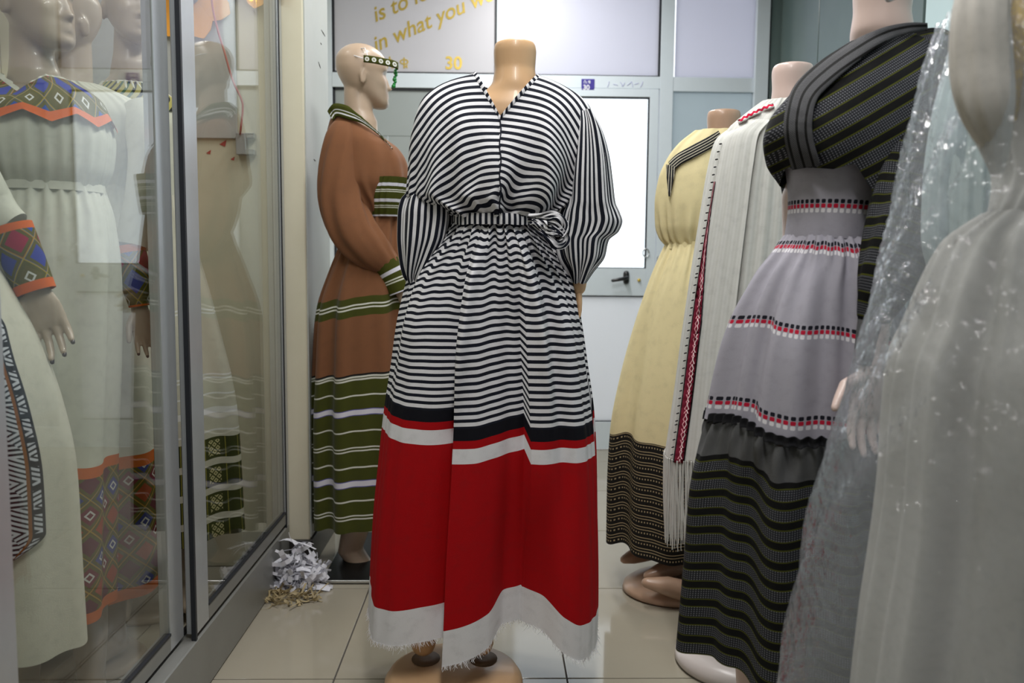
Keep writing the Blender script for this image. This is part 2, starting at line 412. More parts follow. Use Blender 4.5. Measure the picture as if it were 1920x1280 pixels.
# ---- lettering
def text_mesh(name, s, org, xdir, zdir, size, mat, parent=None, shear=0.0, ext=.0012, fat=0.0, **kw):
    cu = bpy.data.curves.new(name, 'FONT'); cu.body = s; cu.size = size; cu.shear = shear; cu.extrude = ext; cu.offset = fat
    t = bpy.data.objects.new(name, cu); COL.objects.link(t)
    xd, zd = Vector(xdir).normalized(), Vector(zdir).normalized(); nd = xd.cross(zd)
    me = bpy.data.meshes.new_from_object(t.evaluated_get(bpy.context.evaluated_depsgraph_get()))
    bpy.data.objects.remove(t)
    me.transform(Matrix.Translation(Vector(org)) @ Matrix((xd, zd, nd)).transposed().to_4x4())
    me.materials.clear()
    return tag(link_mesh(name, me, mat, parent), **kw)
tp = BY + .0105
sg = thing('gold_lettering', tuple(P(780, 90, tp)), 'gold vinyl lettering across the grey panel above the shop front', 'lettering')
an = math.radians(24); xd = (math.cos(an), 0, math.sin(an)); zd = (-math.sin(an), 0, math.cos(an))
text_mesh('text_line', 'is to feel', P(703, 42, tp), xd, zd, .118, M_GOLD, sg, .32, fat=.0012)
text_mesh('text_line', 'in what you wear', P(703, 98, tp), xd, zd, .118, M_GOLD, sg, .32, fat=.0012)
text_mesh('text_line', '\u1231.\u1241', P(722, 128, tp), (1, 0, 0), (0, 0, 1), .085, M_GOLD, sg)
text_mesh('text_line', '30', P(834, 129, tp), (1, 0, 0), (0, 0, 1), .098, M_GOLD, sg, fat=.002)
bs = thing('number_sign', tuple(P(1102, 170, BY - .006)), 'small blue shop number sign on the door header', 'sign')
a, c = P(1090, 169, BY - .006), P(1115, 148, BY - .006)
box('plate', a[0], c[0], BY - .006, BY - .002, a[2], c[2], M_BLUE, bs)
text_mesh('text_line', '30', P(1093, 168, BY - .0065), (1, 0, 0), (0, 0, 1), .038, M_WHITE, bs, 0, .0006, .0008)
text_mesh('text_line', '\u1231.\u1241', P(1094, 156.5, BY - .0065), (1, 0, 0), (0, 0, 1), .026, M_WHITE, bs, 0, .0006)
isg = thing('ink_scribble', tuple(P(1172, 163, BY - .004)), 'faded handwritten marks in blue ink on the door header', 'writing')
for k, (x0, y0, x1, y1) in enumerate(((1142, 153, 1139, 163), (1150, 158, 1158, 160), (1163, 154, 1167, 162), (1167, 162, 1171, 155), (1176, 160, 1184, 153),
                                     (1184, 153, 1186, 163), (1190, 158, 1197, 156), (1205, 153, 1201, 163))):
    tube('stroke', [P(x0, y0, BY - .0025), P((x0 + x1) / 2 + 1, (y0 + y1) / 2, BY - .0025), P(x1, y1, BY - .0025)], .0022, M_INK, isg, 5)

# ---- ceiling lamps
def lamp(x, y, where):
    t = thing('ceiling_lamp', (x, y, 2.9), 'white fluorescent batten lamp on the ceiling ' + where, 'lamp', 'fluorescent ceiling lamps')
    box('housing', x - .06, x + .06, y - .6, y + .6, 2.86, 2.899, M_WALL, t)
    m = bpy.data.materials.get('lamp_tube')
    if m is None:
        m, nt, b = new_mat('lamp_tube', (1, 1, 1), .4); b.inputs['Emission Color'].default_value = (1, .98, .95, 1); b.inputs['Emission Strength'].default_value = 3.0
    for s in (-.028, .028): tube('tube', [(x + s, y - .58, 2.84), (x + s, y + .58, 2.84)], .014, m, t, 10)
    l = bpy.data.lights.new('lamp_light', 'AREA'); l.shape = 'RECTANGLE'; l.size = .16; l.size_y = 1.2; l.energy = LAMP_W; l.color = (1, .99, .97)
    lo = bpy.data.objects.new('lamp_light', l); COL.objects.link(lo); lo.parent = t; lo.location = (0, 0, -.085)
for xy, wh in zip(LAMPS, ('beside the gowns in plastic', 'above the striped dress', 'before the glazed door')): lamp(*xy, wh)
# ================================================================= mannequin builders
def remesh(bm, voxel, it=4):
    me = bpy.data.meshes.new('m'); bm.normal_update(); bm.to_mesh(me); bm.free()
    o = bpy.data.objects.new('m', me); COL.objects.link(o)
    r = o.modifiers.new('r', 'REMESH'); r.mode = 'VOXEL'; r.voxel_size = voxel; r.use_smooth_shade = True
    s = o.modifiers.new('s', 'SMOOTH'); s.factor = .5; s.iterations = it
    out = bpy.data.meshes.new_from_object(o.evaluated_get(bpy.context.evaluated_depsgraph_get()))
    bpy.data.objects.remove(o); bpy.data.meshes.remove(me); smooth(out)
    return out
def rings_bm(bm, rings):
    """closed solid through rings (lists of points)"""
    vs = [[bm.verts.new(tuple(p)) for p in r] for r in rings]; n = len(vs[0])
    for a, b in zip(vs, vs[1:]):
        for k in range(n): bm.faces.new((a[k], a[(k + 1) % n], b[(k + 1) % n], b[k]))
    bm.faces.new(vs[0][::-1]); bm.faces.new(vs[-1])
TORSO = [(1.535, .030, .034, 0), (1.533, .048, .052, 0), (1.515, .052, .056, 0), (1.47, .049, .053, 0), (1.435, .055, .058, .004), (1.41, .080, .066, .01),
         (1.385, .125, .075, .012), (1.355, .160, .085, .010), (1.30, .165, .098, 0), (1.22, .150, .112, -.012), (1.14, .125, .095, -.004), (1.06, .108, .08, .006),
         (.97, .130, .095, .010), (.87, .155, .112, .014), (.78, .150, .108, .010), (.74, .10, .08, .008)]
def head_bm(bm, zc, y0=-.008):
    """head with a face looking along -y; zc is the height of the chin"""
    T = np.array([(0, .020, -.082, -.045), (.008, .034, -.090, -.03), (.022, .046, -.094, -.006), (.045, .056, -.092, .03), (.07, .063, -.089, .062), (.10, .069, -.087, .082),
                  (.122, .072, -.084, .092), (.145, .074, -.090, .098), (.17, .073, -.088, .098), (.192, .067, -.076, .09), (.212, .053, -.054, .072), (.226, .032, -.026, .046), (.232, .008, .004, .018)])
    zs = np.linspace(0, .232, 64); w, f, bk = (pchip(T[:, 0], T[:, k], zs) for k in (1, 2, 3))
    n = 72; ph = np.linspace(0, 2 * math.pi, n, endpoint=False); rings = []
    for z, ww, ff, bb in zip(zs, w, f, bk):
        c, h = (ff + bb) / 2, (bb - ff) / 2
        x = ww * np.sin(ph); y = c - h * np.cos(ph)
        fr = np.clip(np.cos(ph), 0, 1) ** .5
        g = lambda x0, z0, sx, sz: np.exp(-((x - x0) / sx) ** 2 - ((z - z0) / sz) ** 2)
        nose = .021 * g(0, .076, .010, .010) + .013 * g(0, .095, .0075, .014) + .006 * g(0, .115, .006, .014) + .007 * (g(.011, .073, .007, .007) + g(-.011, .073, .007, .007))
        lips = .0075 * g(0, .0535, .019, .0045) + .0075 * g(0, .0425, .016, .0050) - .004 * g(0, .0480, .022, .0020) - .003 * g(0, .033, .016, .005) + .005 * g(0, .016, .016, .010)
        eyes = -.011 * (g(.031, .119, .015, .011) + g(-.031, .119, .015, .011)) + .006 * (g(.031, .117, .010, .006) + g(-.031, .117, .010, .006))
        brow = .003 * (g(.030, .136, .020, .006) + g(-.030, .136, .020, .006)) + .003 * (g(.045, .085, .015, .014) + g(-.045, .085, .015, .014))
        y = y - (nose + lips + eyes + brow) * fr
        rings.append([(a, b + y0, zc + z) for a, b in zip(x, y)])
    rings_bm(bm, rings)
    for s in (-1, 1):                                     # ears
        pts = [(s * (.070 + .006 * math.sin(t)), y0 + .012 + .014 * math.sin(t) - .004 * math.cos(t), zc + .100 + .027 * math.cos(t)) for t in np.linspace(.2, 2.9, 9)]
        tube_bm(bm, pts, [.004, .005, .005, .005, .005, .005, .005, .005, .005], 8)
        tube_bm(bm, [(s * .072, y0 + .010, zc + .11), (s * .074, y0 + .014, zc + .08)], [.008, .006], 8)
def mannequin_body(name, loc, rot, scale, mat, parent, head=False, legs=True, bend=None, arms=(), voxel=.0062, tz=0.0, headturn=0.0, narrow=.6, legs_to=.0, foot=True, stance=.075, shw=1.0):
    """body on its feet at loc, facing -y turned by rot; arms: world-space paths with radii"""
    bm = bmesh.new(); n = 40; ph = np.linspace(0, 2 * math.pi, n, endpoint=False)
    T = TORSO
    if head:
        T = [(1.605, .034, .034, .020), (1.56, .039, .042, .013), (1.50, .043, .047, .008)] + TORSO[3:]
    R = []
    for z, a, b, y in T:
        k = narrow + (1 - narrow) * float(sstep(1.24, 1.38, z)); kd = k * (.80 if z < 1.43 else 1)
        k *= shw if z < 1.42 else 1; R.append([(a * k * math.sin(t), y - b * kd * math.cos(t), z) for t in ph])
    rings_bm(bm, R)
    if head:
        nb = bmesh.new(); head_bm(nb, 1.515); bmesh.ops.scale(nb, vec=(.9, .9, .88), space=Matrix.Translation((0, -.005, -1.515)), verts=nb.verts)
        bmesh.ops.rotate(nb, verts=nb.verts, cent=(0, .01, 1.55), matrix=Matrix.Rotation(headturn, 3, 'Z'))
        tm = bpy.data.meshes.new('t'); nb.to_mesh(tm); nb.free(); bm.from_mesh(tm); bpy.data.meshes.remove(tm)
    if legs:
        for s in (-1, 1):
            st = stance
            tube_bm(bm, [(s * .05, .01, .80), (s * .06, .005, .62), (s * st, .0, .47), (s * st, .014, .34), (s * st, .012, .20), (s * st, .014, .09), (s * st, .014, .055)],
                    [.05, .045, .040, .045, .040, .031, .033], 16)
            if foot:
                tube_bm(bm, [(s * st, .03, .035), (s * st, .0, .04), (s * (st + .004), -.06, .032), (s * (st + .006), -.12, .020), (s * (st + .004), -.155, .015)],
                        [.026, .032, .033, .026, .015], 14)
    Mx = Matrix.Translation(Vector(loc)) @ Matrix.Rotation(rot, 4, 'Z') @ Matrix.Scale(scale, 4)
    zl = [(v, v.co.z) for v in bm.verts]
    bm.transform(Mx)
    if bend:
        for v, z in zl: d = bend(z); v.co.x += d[0]; v.co.y += d[1]
    for pts, rad in arms: tube_bm(bm, pts, rad, 14)
    me = remesh(bm, voxel)
    return link_mesh(name, me, mat, parent)
def hand_part(name, wrist, d, side, size, mat, parent, curl=.35, spread=.1, thumb=.5, nails=None):
    """hand from the wrist along d; side points to the thumb; fingers curl towards side x d"""
    w = Vector(wrist); d = Vector(d).normalized(); s = Vector(side); s = (s - d * s.dot(d)).normalized(); nrm = s.cross(d)
    L = size / .18; bm = bmesh.new()
    def ring(c, a, b): return [tuple(c + s * (a * math.cos(t)) + nrm * (b * math.sin(t))) for t in np.linspace(0, 2 * math.pi, 16, endpoint=False)]
    rings_bm(bm, [ring(w - d * .09 * L, .029 * L, .024 * L), ring(w - d * .02 * L, .025 * L, .019 * L), ring(w + d * .01 * L, .027 * L, .017 * L), ring(w + d * .045 * L, .037 * L, .016 * L),
                  ring(w + d * .08 * L, .039 * L, .013 * L), ring(w + d * .092 * L, .036 * L, .010 * L)])
    tips = []
    for k, (o, ln) in enumerate(((.029, .070), (.0098, .080), (-.0098, .075), (-.028, .058))):
        p = w + d * (.084 - abs(o - .005) * .2) * L + s * o * L; a = spread * (o / .03); pts = [p - d * .012 * L, p]; ang = curl * .35
        for seg in (.45, .30, .25):
            dr = (d * math.cos(ang) + nrm * math.sin(ang)); dr = (dr + s * a).normalized()
            pts.append(pts[-1] + dr * ln * seg * L); ang += curl
        tube_bm(bm, pts, [.0092 * L, .0092 * L, .0086 * L, .0078 * L, .0062 * L], 10); tips.append((pts[-1], (pts[-1] - pts[-2]).normalized()))
    p = w + d * .022 * L + s * .022 * L
    t1 = (d * .62 + s * thumb * 1.2 + nrm * .25).normalized(); t2 = (d * .9 + s * thumb * .5 + nrm * .35).normalized()
    tube_bm(bm, [p, p + t1 * .038 * L, p + t1 * .038 * L + t2 * .030 * L, p + t1 * .038 * L + t2 * .052 * L], [.015 * L, .0115 * L, .0100 * L, .0075 * L], 10)
    o = link_mesh(name, remesh(bm, .0026, 3), mat, parent)
    if nails is not None:
        for tp_, td in tips:
            nb = bmesh.new(); c = tp_ - nrm * .0035 * L + td * .002
            tube_bm(nb, [c - td * .007 * L, c + td * .006 * L], [.0052 * L, .0045 * L], 8)
            bm_obj('fingernail', nb, nails, o, True)
    return o
def lathe(name, prof, cx, cy, mat, parent=None, n=48, sx=1.0, sy=1.0):
    bm = bmesh.new(); R = [[(cx + r * sx * math.cos(t), cy + r * sy * math.sin(t), z) for t in np.linspace(0, 2 * math.pi, n, endpoint=False)] for r, z in prof]
    rings_bm(bm, R); bmesh.ops.recalc_face_normals(bm, faces=bm.faces)
    return bm_obj(name, bm, mat, parent, True)
def sweep(name, keys, mat, parent, n=40, seg=40, flat=.8, fold=None, v0=0.0, cap=False):
    """sleeve or cuff: keys are (px, py, Y, radius in px); u runs round, v along, in pixel units"""
    K = np.array([list(P(k[0], k[1], k[2])) + [k[3] * k[2] / FPX] for k in keys]); C = curve_pts(K, n)
    sc = FPX / keys[0][2]
    Pt = np.zeros((n, seg + 1, 3)); UV = np.zeros((n, seg + 1, 2)); al = np.linspace(0, 2 * math.pi, seg + 1); v = v0
    rmax = C[:, 3].max()
    for i in range(n):
        t = C[min(i + 1, n - 1), :3] - C[max(i - 1, 0), :3]; t = t / np.linalg.norm(t)
        a = np.cross(t, [0, -1, 0]); a /= np.linalg.norm(a); b = np.cross(t, a)      # a: sideways in view, b: in depth
        if b[1] < 0: b = -b
        r = C[i, 3] * np.ones(seg + 1)
        if fold is not None: r = r * (1 + fold(al, i / (n - 1)))
        Pt[i] = C[i, :3] + np.outer(np.sin(al) * r, a) + np.outer(np.cos(al) * r * flat, b)
        if i: v += np.linalg.norm(C[i, :3] - C[i - 1, :3]) * sc
        UV[i, :, 0] = al * rmax * sc; UV[i, :, 1] = v
    return grid(name, Pt, UV, mat, parent)
def surf_y(Pt, px, py, off=.004):
    """depth of a cloth shell on its camera side under a pixel"""
    q = (Pt.reshape(-1, 3) - [0, 0, CAMZ]) @ CMn
    x, y = 960 + FPX * q[:, 0] / -q[:, 2], 640 - FPX * q[:, 1] / -q[:, 2]
    d = (x - px) ** 2 + (y - py) ** 2; i = np.argsort(d)[:24]
    return Pt.reshape(-1, 3)[i, 1].min() - off
def ribbon(name, keys, Pt, mat, parent, n=40, off=.004, thick=.0015):
    """band laid on a cloth shell: keys (px, py, half width px, angle of its width in degrees)"""
    C = curve_pts(keys, n); G = np.zeros((n, 5, 3)); UV = np.zeros((n, 5, 2)); v = 0
    for i, (x, y, w, a) in enumerate(C):
        ca, sa = math.cos(math.radians(a)), math.sin(math.radians(a))
        for j, f in enumerate((-1, -.5, 0, .5, 1)):
            qx, qy = x + f * w * ca, y + f * w * sa
            G[i, j] = P(qx, qy, surf_y(Pt, qx, qy, off)); UV[i, j] = (f * w, v)
        if i < n - 1: v += math.hypot(C[i + 1, 0] - x, C[i + 1, 1] - y)
    return grid(name, G, UV, mat, parent, thick)

def skin(name, c, rough=.38, lips=None):
    m, nt, b = new_mat(name, c, rough, spec=.5, coat=.15); tc = nt.nodes.new('ShaderNodeTexCoord')
    f = noise(nt, tc.outputs['Object'], 5, 4)
    nt.links.new(colmix(nt, f, c, tuple(x * .86 for x in c)), b.inputs['Base Color']); return m
M_TAN = skin('tan_mannequin', (.78, .49, .27))
M_BEIGE = skin('beige_mannequin', (.50, .37, .27))
M_PINK = skin('pink_mannequin', (.68, .52, .47))
M_BROWNSK = skin('brown_mannequin', (.45, .29, .20))
M_GREYSK = skin('grey_beige_mannequin', (.46, .37, .28))
M_NAIL = new_mat('dark_nail', (.05, .035, .04), .25)[0]
WHITE, NAVY, RED = (.80, .79, .82), (.010, .012, .022), (.42, .003, .006)
# ================================================================= striped dress in the middle
CY = 2.07
mq = thing('headless_mannequin', (P(920, 600, CY)[0], CY, 0), 'tan headless mannequin on a domed base, wearing the striped dress', 'mannequin')
ntop = P(967, 75, CY)[2]; sc = (ntop - .062) / 1.535; cxm = P(966, 110, CY)[0]
al = [tuple(P(1085, 250, CY)), tuple(P(1108, 400, CY - .02)), tuple(P(1088, 500, CY - .02)), tuple(P(1084, 540, CY - .02))]
ar = [tuple(P(835, 250, CY)), tuple(P(800, 400, CY)), tuple(P(785, 470, CY))]
def bendc(z):
    t = float(sstep(1.3, .1, z)) ; return (-.150 * t, -.030 * float(sstep(.9, .2, z)))
mannequin_body('body', (cxm, CY + .025, .062 - .02), math.pi, sc + .013, M_TAN, mq, foot=False, arms=[(al, [.05, .034, .022, .020]), (ar, [.05, .034, .022])], bend=bendc, narrow=.6, stance=.072, voxel=.0058)
hand_part('hand', P(1084, 548, CY - .02), (0.02, 0.03, -1), (-.2, 1, 0), .10, M_TAN, mq, .5)
bc = P(853, 1255, CY)
lathe('base', [(.02, .0), (.172, .0), (.176, .010), (.174, .026), (.164, .042), (.150, .049), (.02, .051)], bc[0], CY - .06, M_TAN, mq)
M_HOLE_SHADE = new_mat('recess_shade', (.22, .12, .06), .6)[0]  # flat discs on the base; the foot holes' shade is put into their colour
for x in (800, 906):
    q = P(x, 1250, CY + .02); lathe('foot_hole_shade', [(.01, .0502), (.036, .0502), (.037, .0512), (.01, .0514)], q[0], CY - .005, M_HOLE_SHADE, mq, 24, 1.0, 1.2)

def skirt_print(nt, u, v):
    st = (v / 12.7).fr().lt(.46)
    c = colmix(nt, st, WHITE, NAVY)
    c = colmix(nt, v.gt(766), c, (.006, .006, .010)); c = colmix(nt, v.gt(788), c, RED)
    c = colmix(nt, v.bt(803, 831), c, WHITE); c = colmix(nt, v.gt(1140), c, WHITE); return c
M_SK = cloth('striped_skirt_cloth', skirt_print, weave=.10)
M_HOR = cloth('striped_cloth', lambda nt, u, v: colmix(nt, (v / 12.7).fr().lt(.48), WHITE, NAVY), weave=.10)
M_VER = cloth('striped_sleeve_cloth', lambda nt, u, v: colmix(nt, (u / 11.5).fr().lt(.52), WHITE, NAVY), weave=.10)
M_WCL = cloth('white_thread', WHITE, weave=0)
dress = thing('striped_dress', (P(915, 900, CY)[0], CY, .12), 'black and white striped dress with a red band and frayed white hem, seen from behind', 'dress')
# keys across the camera side: fraction of half width -> drop (px) at the black band and at the hem, and push towards the viewer
KT = np.array([-1, -.86, -.7, -.5, -.312, -.298, -.14, .03, .18, .345, .359, .5, .62, .75, .92, 1])
KM = np.array([-10, -4, 2, 6, 4, 32, 32, 27, 22, 18, 36, 36, 37, 38, 38, 36])
KH = np.array([-22, 12, 10, 2, -2, 30, 22, 10, -20, -26, -24, -14, 18, 36, 36, 12])
KD = np.array([0, .02, .028, .010, -.036, .036, .026, .010, -.022, -.046, .016, .030, .018, .034, .006, 0])
KDH = np.array([0, .028, .03, .012, -.034, .042, .03, .008, -.045, -.056, -.05, -.015, .04, .045, .016, 0])
g1, g2, g3 = folds(3, 21, 38, 6), folds(11, 40, 62, 5), folds(5, 9, 16, 4)
def kint(t, K):
    out = np.zeros_like(t); lo = 0
    for s0, s1 in ((0, 5), (5, 10), (10, 16)):          # smooth between the two pleat edges
        a, b = KT[s0], KT[s1 - 1]; m = (t >= a - .007) & (t <= b + .008); out = np.where(m, pchip(KT[s0:s1], K[s0:s1], np.clip(t, a, b)), out)
    return out
def skd(phi, v):
    t = -np.sin(phi) * 1.0; near = (np.cos(phi) < 0).astype(float)
    t = np.sin(phi - math.pi)
    a = sstep(430, 800, v); h = sstep(815, 1150, v)
    drop = kint(t, KM) * a * (1 - h) + kint(t, KH) * h
    d = (kint(t, KD) * (1 - h) + kint(t, KDH) * h) * sstep(425, 640, v)
    k = 1 - sstep(425, 640, v); k2 = 1 - sstep(425, 500, v); k3 = (1 - .75 * sstep(520, 800, v)) * sstep(430, 470, v)
    dn = near * d + g1(phi) * (.010 * k + .0015) + g2(phi) * .004 * k2 + g3(phi) * .012 * k3
    dz = near * drop + g1(phi) * (5 * k) + g2(phi) * 3.0 * k2 + g3(phi) * 3.0 * k3
    # left pleat hanging from the waist at the middle of the back
    dn = dn + near * .022 * np.exp(-((t + .20 + .10 * sstep(450, 760, v)) / .055) ** 2) * sstep(430, 520, v) * (1 - sstep(640, 800, v))
    dn = dn + near * .018 * np.exp(-((t - .46 - .06 * sstep(450, 760, v)) / .05) ** 2) * sstep(440, 540, v) * (1 - sstep(640, 820, v))
    return dn, dz, g1(phi + .5) * .004 * k
SKR = [(409, 846, 1006, .085), (425, 838, 1012, .092), (445, 826, 1026, .102), (480, 800, 1048, .112), (520, 776, 1068, .120), (560, 764, 1078, .124), (620, 750, 1090, .128), (700, 738, 1102, .132),
       (790, 724, 1114, .137), (900, 713, 1119, .142), (1020, 703, 1120, .146), (1140, 697, 1119, .150), (1206, 694, 1117, .152)]
skirt, SKP = loft('skirt', SKR, CY, M_SK, dress, N=620, M=230, disp=skd)
# frayed hem
bm = bmesh.new(); last = SKP[-1]
for k in range(0, 619):
    if last[k, 1] > CY + .02: continue
    for q in range(2):
        f = rnd.random(); p = last[k] * (1 - f) + last[k + 1] * f; ln = rnd.uniform(.004, .017) * (1.5 if rnd.random() < .15 else 1)
        d = Vector((rnd.uniform(-.7, .7), rnd.uniform(-.5, .2), -1)).normalized(); p = Vector(p) + Vector((0, 0, .002))
        tube_bm(bm, [p, p + d * ln * .5, p + d * ln + Vector((rnd.uniform(-.003, .003), 0, .001))], [.00055, .0005, .0003], 3, caps=False)
tag(bm_obj('hem_fringe', bm, M_WCL, skirt), kind='stuff')

# bodice: rings from the V neckline out over the shoulders and down to the waist
BR = np.array([  # xl yl xr yr near-centre far-centre depth
    (893, 137, 1007, 142, 219, 160, .066), (884, 141, 1015, 145, 226, 166, .068), (850, 151, 1046, 158, 243, 180, .082), (818, 166, 1078, 177, 256, 200, .096), (793, 190, 1102, 200, 272, 230, .110),
    (779, 230, 1116, 238, 296, 270, .122), (770, 280, 1120, 282, 322, 310, .128), (768, 325, 1112, 325, 346, 345, .126), (766, 364, 1090, 365, 372, 370, .120), (800, 389, 1066, 391, 391, 390, .105), (843, 404, 1020, 405, 404, 404, .088), (852, 412, 1003, 412, 412, 412, .086)], float)
Mb, Nb = 110, 420
tt = np.linspace(0, len(BR) - 1, Mb); ks = np.arange(len(BR)); B = np.stack([pchip(ks, BR[:, k], tt) for k in range(7)], 1)
phi = np.linspace(0, 2 * math.pi, Nb); Pt = np.zeros((Mb, Nb, 3)); UV = np.zeros((Mb, Nb, 2))
gb, gb2 = folds(21, 17, 27, 6), folds(8, 8, 13, 4)
for i in range(Mb):
    xl, yl, xr, yr, yn, yf, b = B[i]; L, Rr = P(xl, yl, CY), P(xr, yr, CY); cpx = (xl + xr) / 2
    zn, zf = P(938, yn, CY - b)[2], P(938, yf, CY)[2]
    t = np.sin(phi - math.pi); co = np.cos(phi); f = (t + 1) / 2
    zs = L[2] * (1 - f) + Rr[2] * f
    tc = (P(938, yn, CY - b)[0] - (L[0] + Rr[0]) / 2) / ((Rr[0] - L[0]) / 2)
    w = np.where(co < 0, 1 - np.minimum(1, np.abs(t - tc) / np.where(t > tc, 1 - tc, 1 + tc)), np.clip(co, 0, 1))
    w = np.where(co < 0, w ** 1.0, w)
    k = sstep(5.2, 10.5, tt[i]); k2 = sstep(3.5, 8.5, tt[i]) * (1 - .6 * sstep(9, 11, tt[i]))
    dn = gb(phi) * .014 * k + gb2(phi) * .021 * k2 - .002 * np.exp(-((t - tc) / .012) ** 2) + .006
    px_, py_ = -np.sin(phi), np.cos(phi)
    a = (Rr[0] - L[0]) / 2; c = (Rr[0] + L[0]) / 2
    per = np.hypot(a * py_, b * px_) + 1e-6
    xq = (c + a * t - P(938, 100, CY)[0]) * FPX / CY; pl_ = float(sstep(2, 7, tt[i]) * (1 - sstep(9, 11, tt[i])))
    dn = dn + pl_ * (.020 * np.exp(-((xq + 66) / 15) ** 2) + .020 * np.exp(-((xq - 80) / 16) ** 2) - .010 * np.exp(-((xq + 100) / 18) ** 2) - .010 * np.exp(-((xq - 118) / 18) ** 2))
    Pt[i, :, 0] = c + a * t + t * dn * .4
    Pt[i, :, 1] = CY + b * np.sign(co) * np.abs(co) ** .85 + np.sign(co) * dn * np.abs(co) ** .3
    Pt[i, :, 2] = zs + w * (np.where(co < 0, zn, zf) - zs)
    # stripes: level at the centre seam, drooping to both sides, wavering where the cloth is gathered
    zpx = (P(938, 100, CY)[2] - Pt[i, :, 2]) * FPX / CY
    xs = (Pt[i, :, 0] - P(938, 100, CY)[0]) * FPX / CY
    pull = sstep(1.5, 7.5, tt[i]); sp_ = lambda q: 9.0 * np.log1p(np.exp(np.clip(q / 9.0, -30, 30)))
    dro = np.where(xs < 0, .06 * -xs + (.22 + .75 * pull) * (sp_(-xs - 62) - sp_(-62.0)), .20 * xs + (.24 + .85 * pull) * (sp_(xs - 74) - sp_(-74.0)))
    UV[i, :, 0] = xs; UV[i, :, 1] = zpx - dro + (gb(phi) * 6 * k + gb2(phi) * 11 * k2) * (1 - .85 * sstep(7.5, 10.2, tt[i])) + np.where(xs > 0, 4.0, 0)
grid('bodice', Pt, UV, M_HOR, dress)
BOD = Pt
# faced edge of the neckline and the centre back seam
def edge_band(name, pts, mat, parent, r=.0035):
    tube(name, pts, r, mat, parent, 6)
M_NAVYC = cloth('dark_facing', lambda nt, u, v: colmix(nt, (v / 12.7).fr().lt(.5), WHITE, NAVY))
nl = [Pt[0, k] + [0, -.001, .001] for k in range(Nb) if math.cos(phi[k]) < .2]
G = np.zeros((len(nl), 3, 3)); U = np.zeros((len(nl), 3, 2)); v = 0
for k, p in enumerate(nl):
    nx = Pt[3, [q for q in range(Nb) if math.cos(phi[q]) < .2][k]] - p; nx = nx / (np.linalg.norm(nx) + 1e-9)
    if k: v += np.linalg.norm(np.array(p) - np.array(nl[k - 1])) * FPX / CY
    for j, f in enumerate((0, .007, .014)): G[k, j] = p + nx * f + [0, -.0022, 0]; U[k, j] = (j, v)
grid('neck_facing', G, U, M_NAVYC, dress, .001)
sm_ = [P(938 + 1.5 * math.sin(y * .11), y, surf_y(Pt, 938, y, .0005)) for y in np.linspace(224, 400, 30)]
tube('centre_seam', sm_, .0016, M_NAVYC, dress, 6)
gs = folds(31, 6, 11, 4)
def slf(phi, v): return gs(phi) * .006 + folds(4, 14, 22, 4)(phi) * .0025, gs(phi + v * .004) * 2, 0
loft('sleeve', [(361, 766, 846, .055), (372, 757, 852, .062), (400, 751, 856, .072), (440, 750, 850, .072), (480, 753, 828, .062), (515, 760, 800, .045), (530, 768, 786, .03)], CY + .0, M_VER, dress, N=160, M=70, disp=slf)
loft('sleeve', [(205, 1082, 1108, .04), (222, 1078, 1119, .05), (245, 1072, 1129, .06), (290, 1064, 1140, .07), (340, 1058, 1146, .075), (375, 1055, 1150, .075), (395, 1048, 1158, .072), (412, 1044, 1163, .072), (432, 1042, 1156, .07), (448, 1044, 1138, .068),
     (480, 1050, 1130, .062), (510, 1066, 1108, .045), (531, 1074, 1094, .028)], CY - .03, M_VER, dress, N=180, M=110, disp=slf)
bel, BELP = loft('belt', [(399, 845, 1012, .108), (409, 844, 1013, .110), (420, 844, 1013, .108)], CY, cloth('belt_cloth', lambda nt, u, v: colmix(nt, (u / 10.5).fr().lt(.5), WHITE, NAVY)), dress, N=220, M=8, disp=lambda p, v: (folds(2, 20, 40, 4)(p) * .0012, folds(2, 9, 16, 4)(p) * 1.2, 0))
# knotted belt ends: crumpled loops of the same cloth
def loop_strip(keys, w0, w1, seed, mat, parent, n=46):
    r = random.Random(seed); C = curve_pts([P(*k) for k in keys], n); G = np.zeros((n, 9, 3)); U = np.zeros((n, 9, 2)); v = 0
    for i in range(n):
        t = C[min(i + 1, n - 1)] - C[max(i - 1, 0)]; t /= np.linalg.norm(t)
        s = np.cross(t, [0, -1, 0]) * .8 + np.array([0, .6, 0]) * math.sin(i * .21 + seed); s /= np.linalg.norm(s); nn = np.cross(t, s)
        w = w0 + (w1 - w0) * i / n
        for j in range(9):
            f = j / 4 - 1; G[i, j] = C[i] + s * f * w + nn * .0045 * math.sin(j * 1.7 + i * .33 + seed); U[i, j] = (f * w * 700, v)
        if i < n - 1: v += np.linalg.norm(C[i + 1] - C[i]) * 720
    return grid('belt_loop', G, U, mat, parent, .0015)
M_BOW = cloth('bow_cloth', lambda nt, u, v: colmix(nt, (u / 5.5).fr().lt(.5), WHITE, NAVY))
yk = CY - .125
loop_strip([(990, 410, yk), (1015, 408, yk - .02), (1042, 404, yk - .03), (1058, 420, yk - .025), (1046, 442, yk - .02), (1020, 430, yk - .012), (998, 414, yk)], .012, .013, 1, M_BOW, dress)
loop_strip([(995, 415, yk - .005), (1022, 436, yk - .03), (1046, 458, yk - .03), (1060, 446, yk - .02), (1040, 422, yk - .03), (1010, 414, yk - .01)], .011, .013, 2, M_BOW, dress)
loop_strip([(1000, 412, yk - .012), (1016, 420, yk - .028), (1030, 432, yk - .034), (1052, 436, yk - .03)], .014, .010, 3, M_BOW, dress)
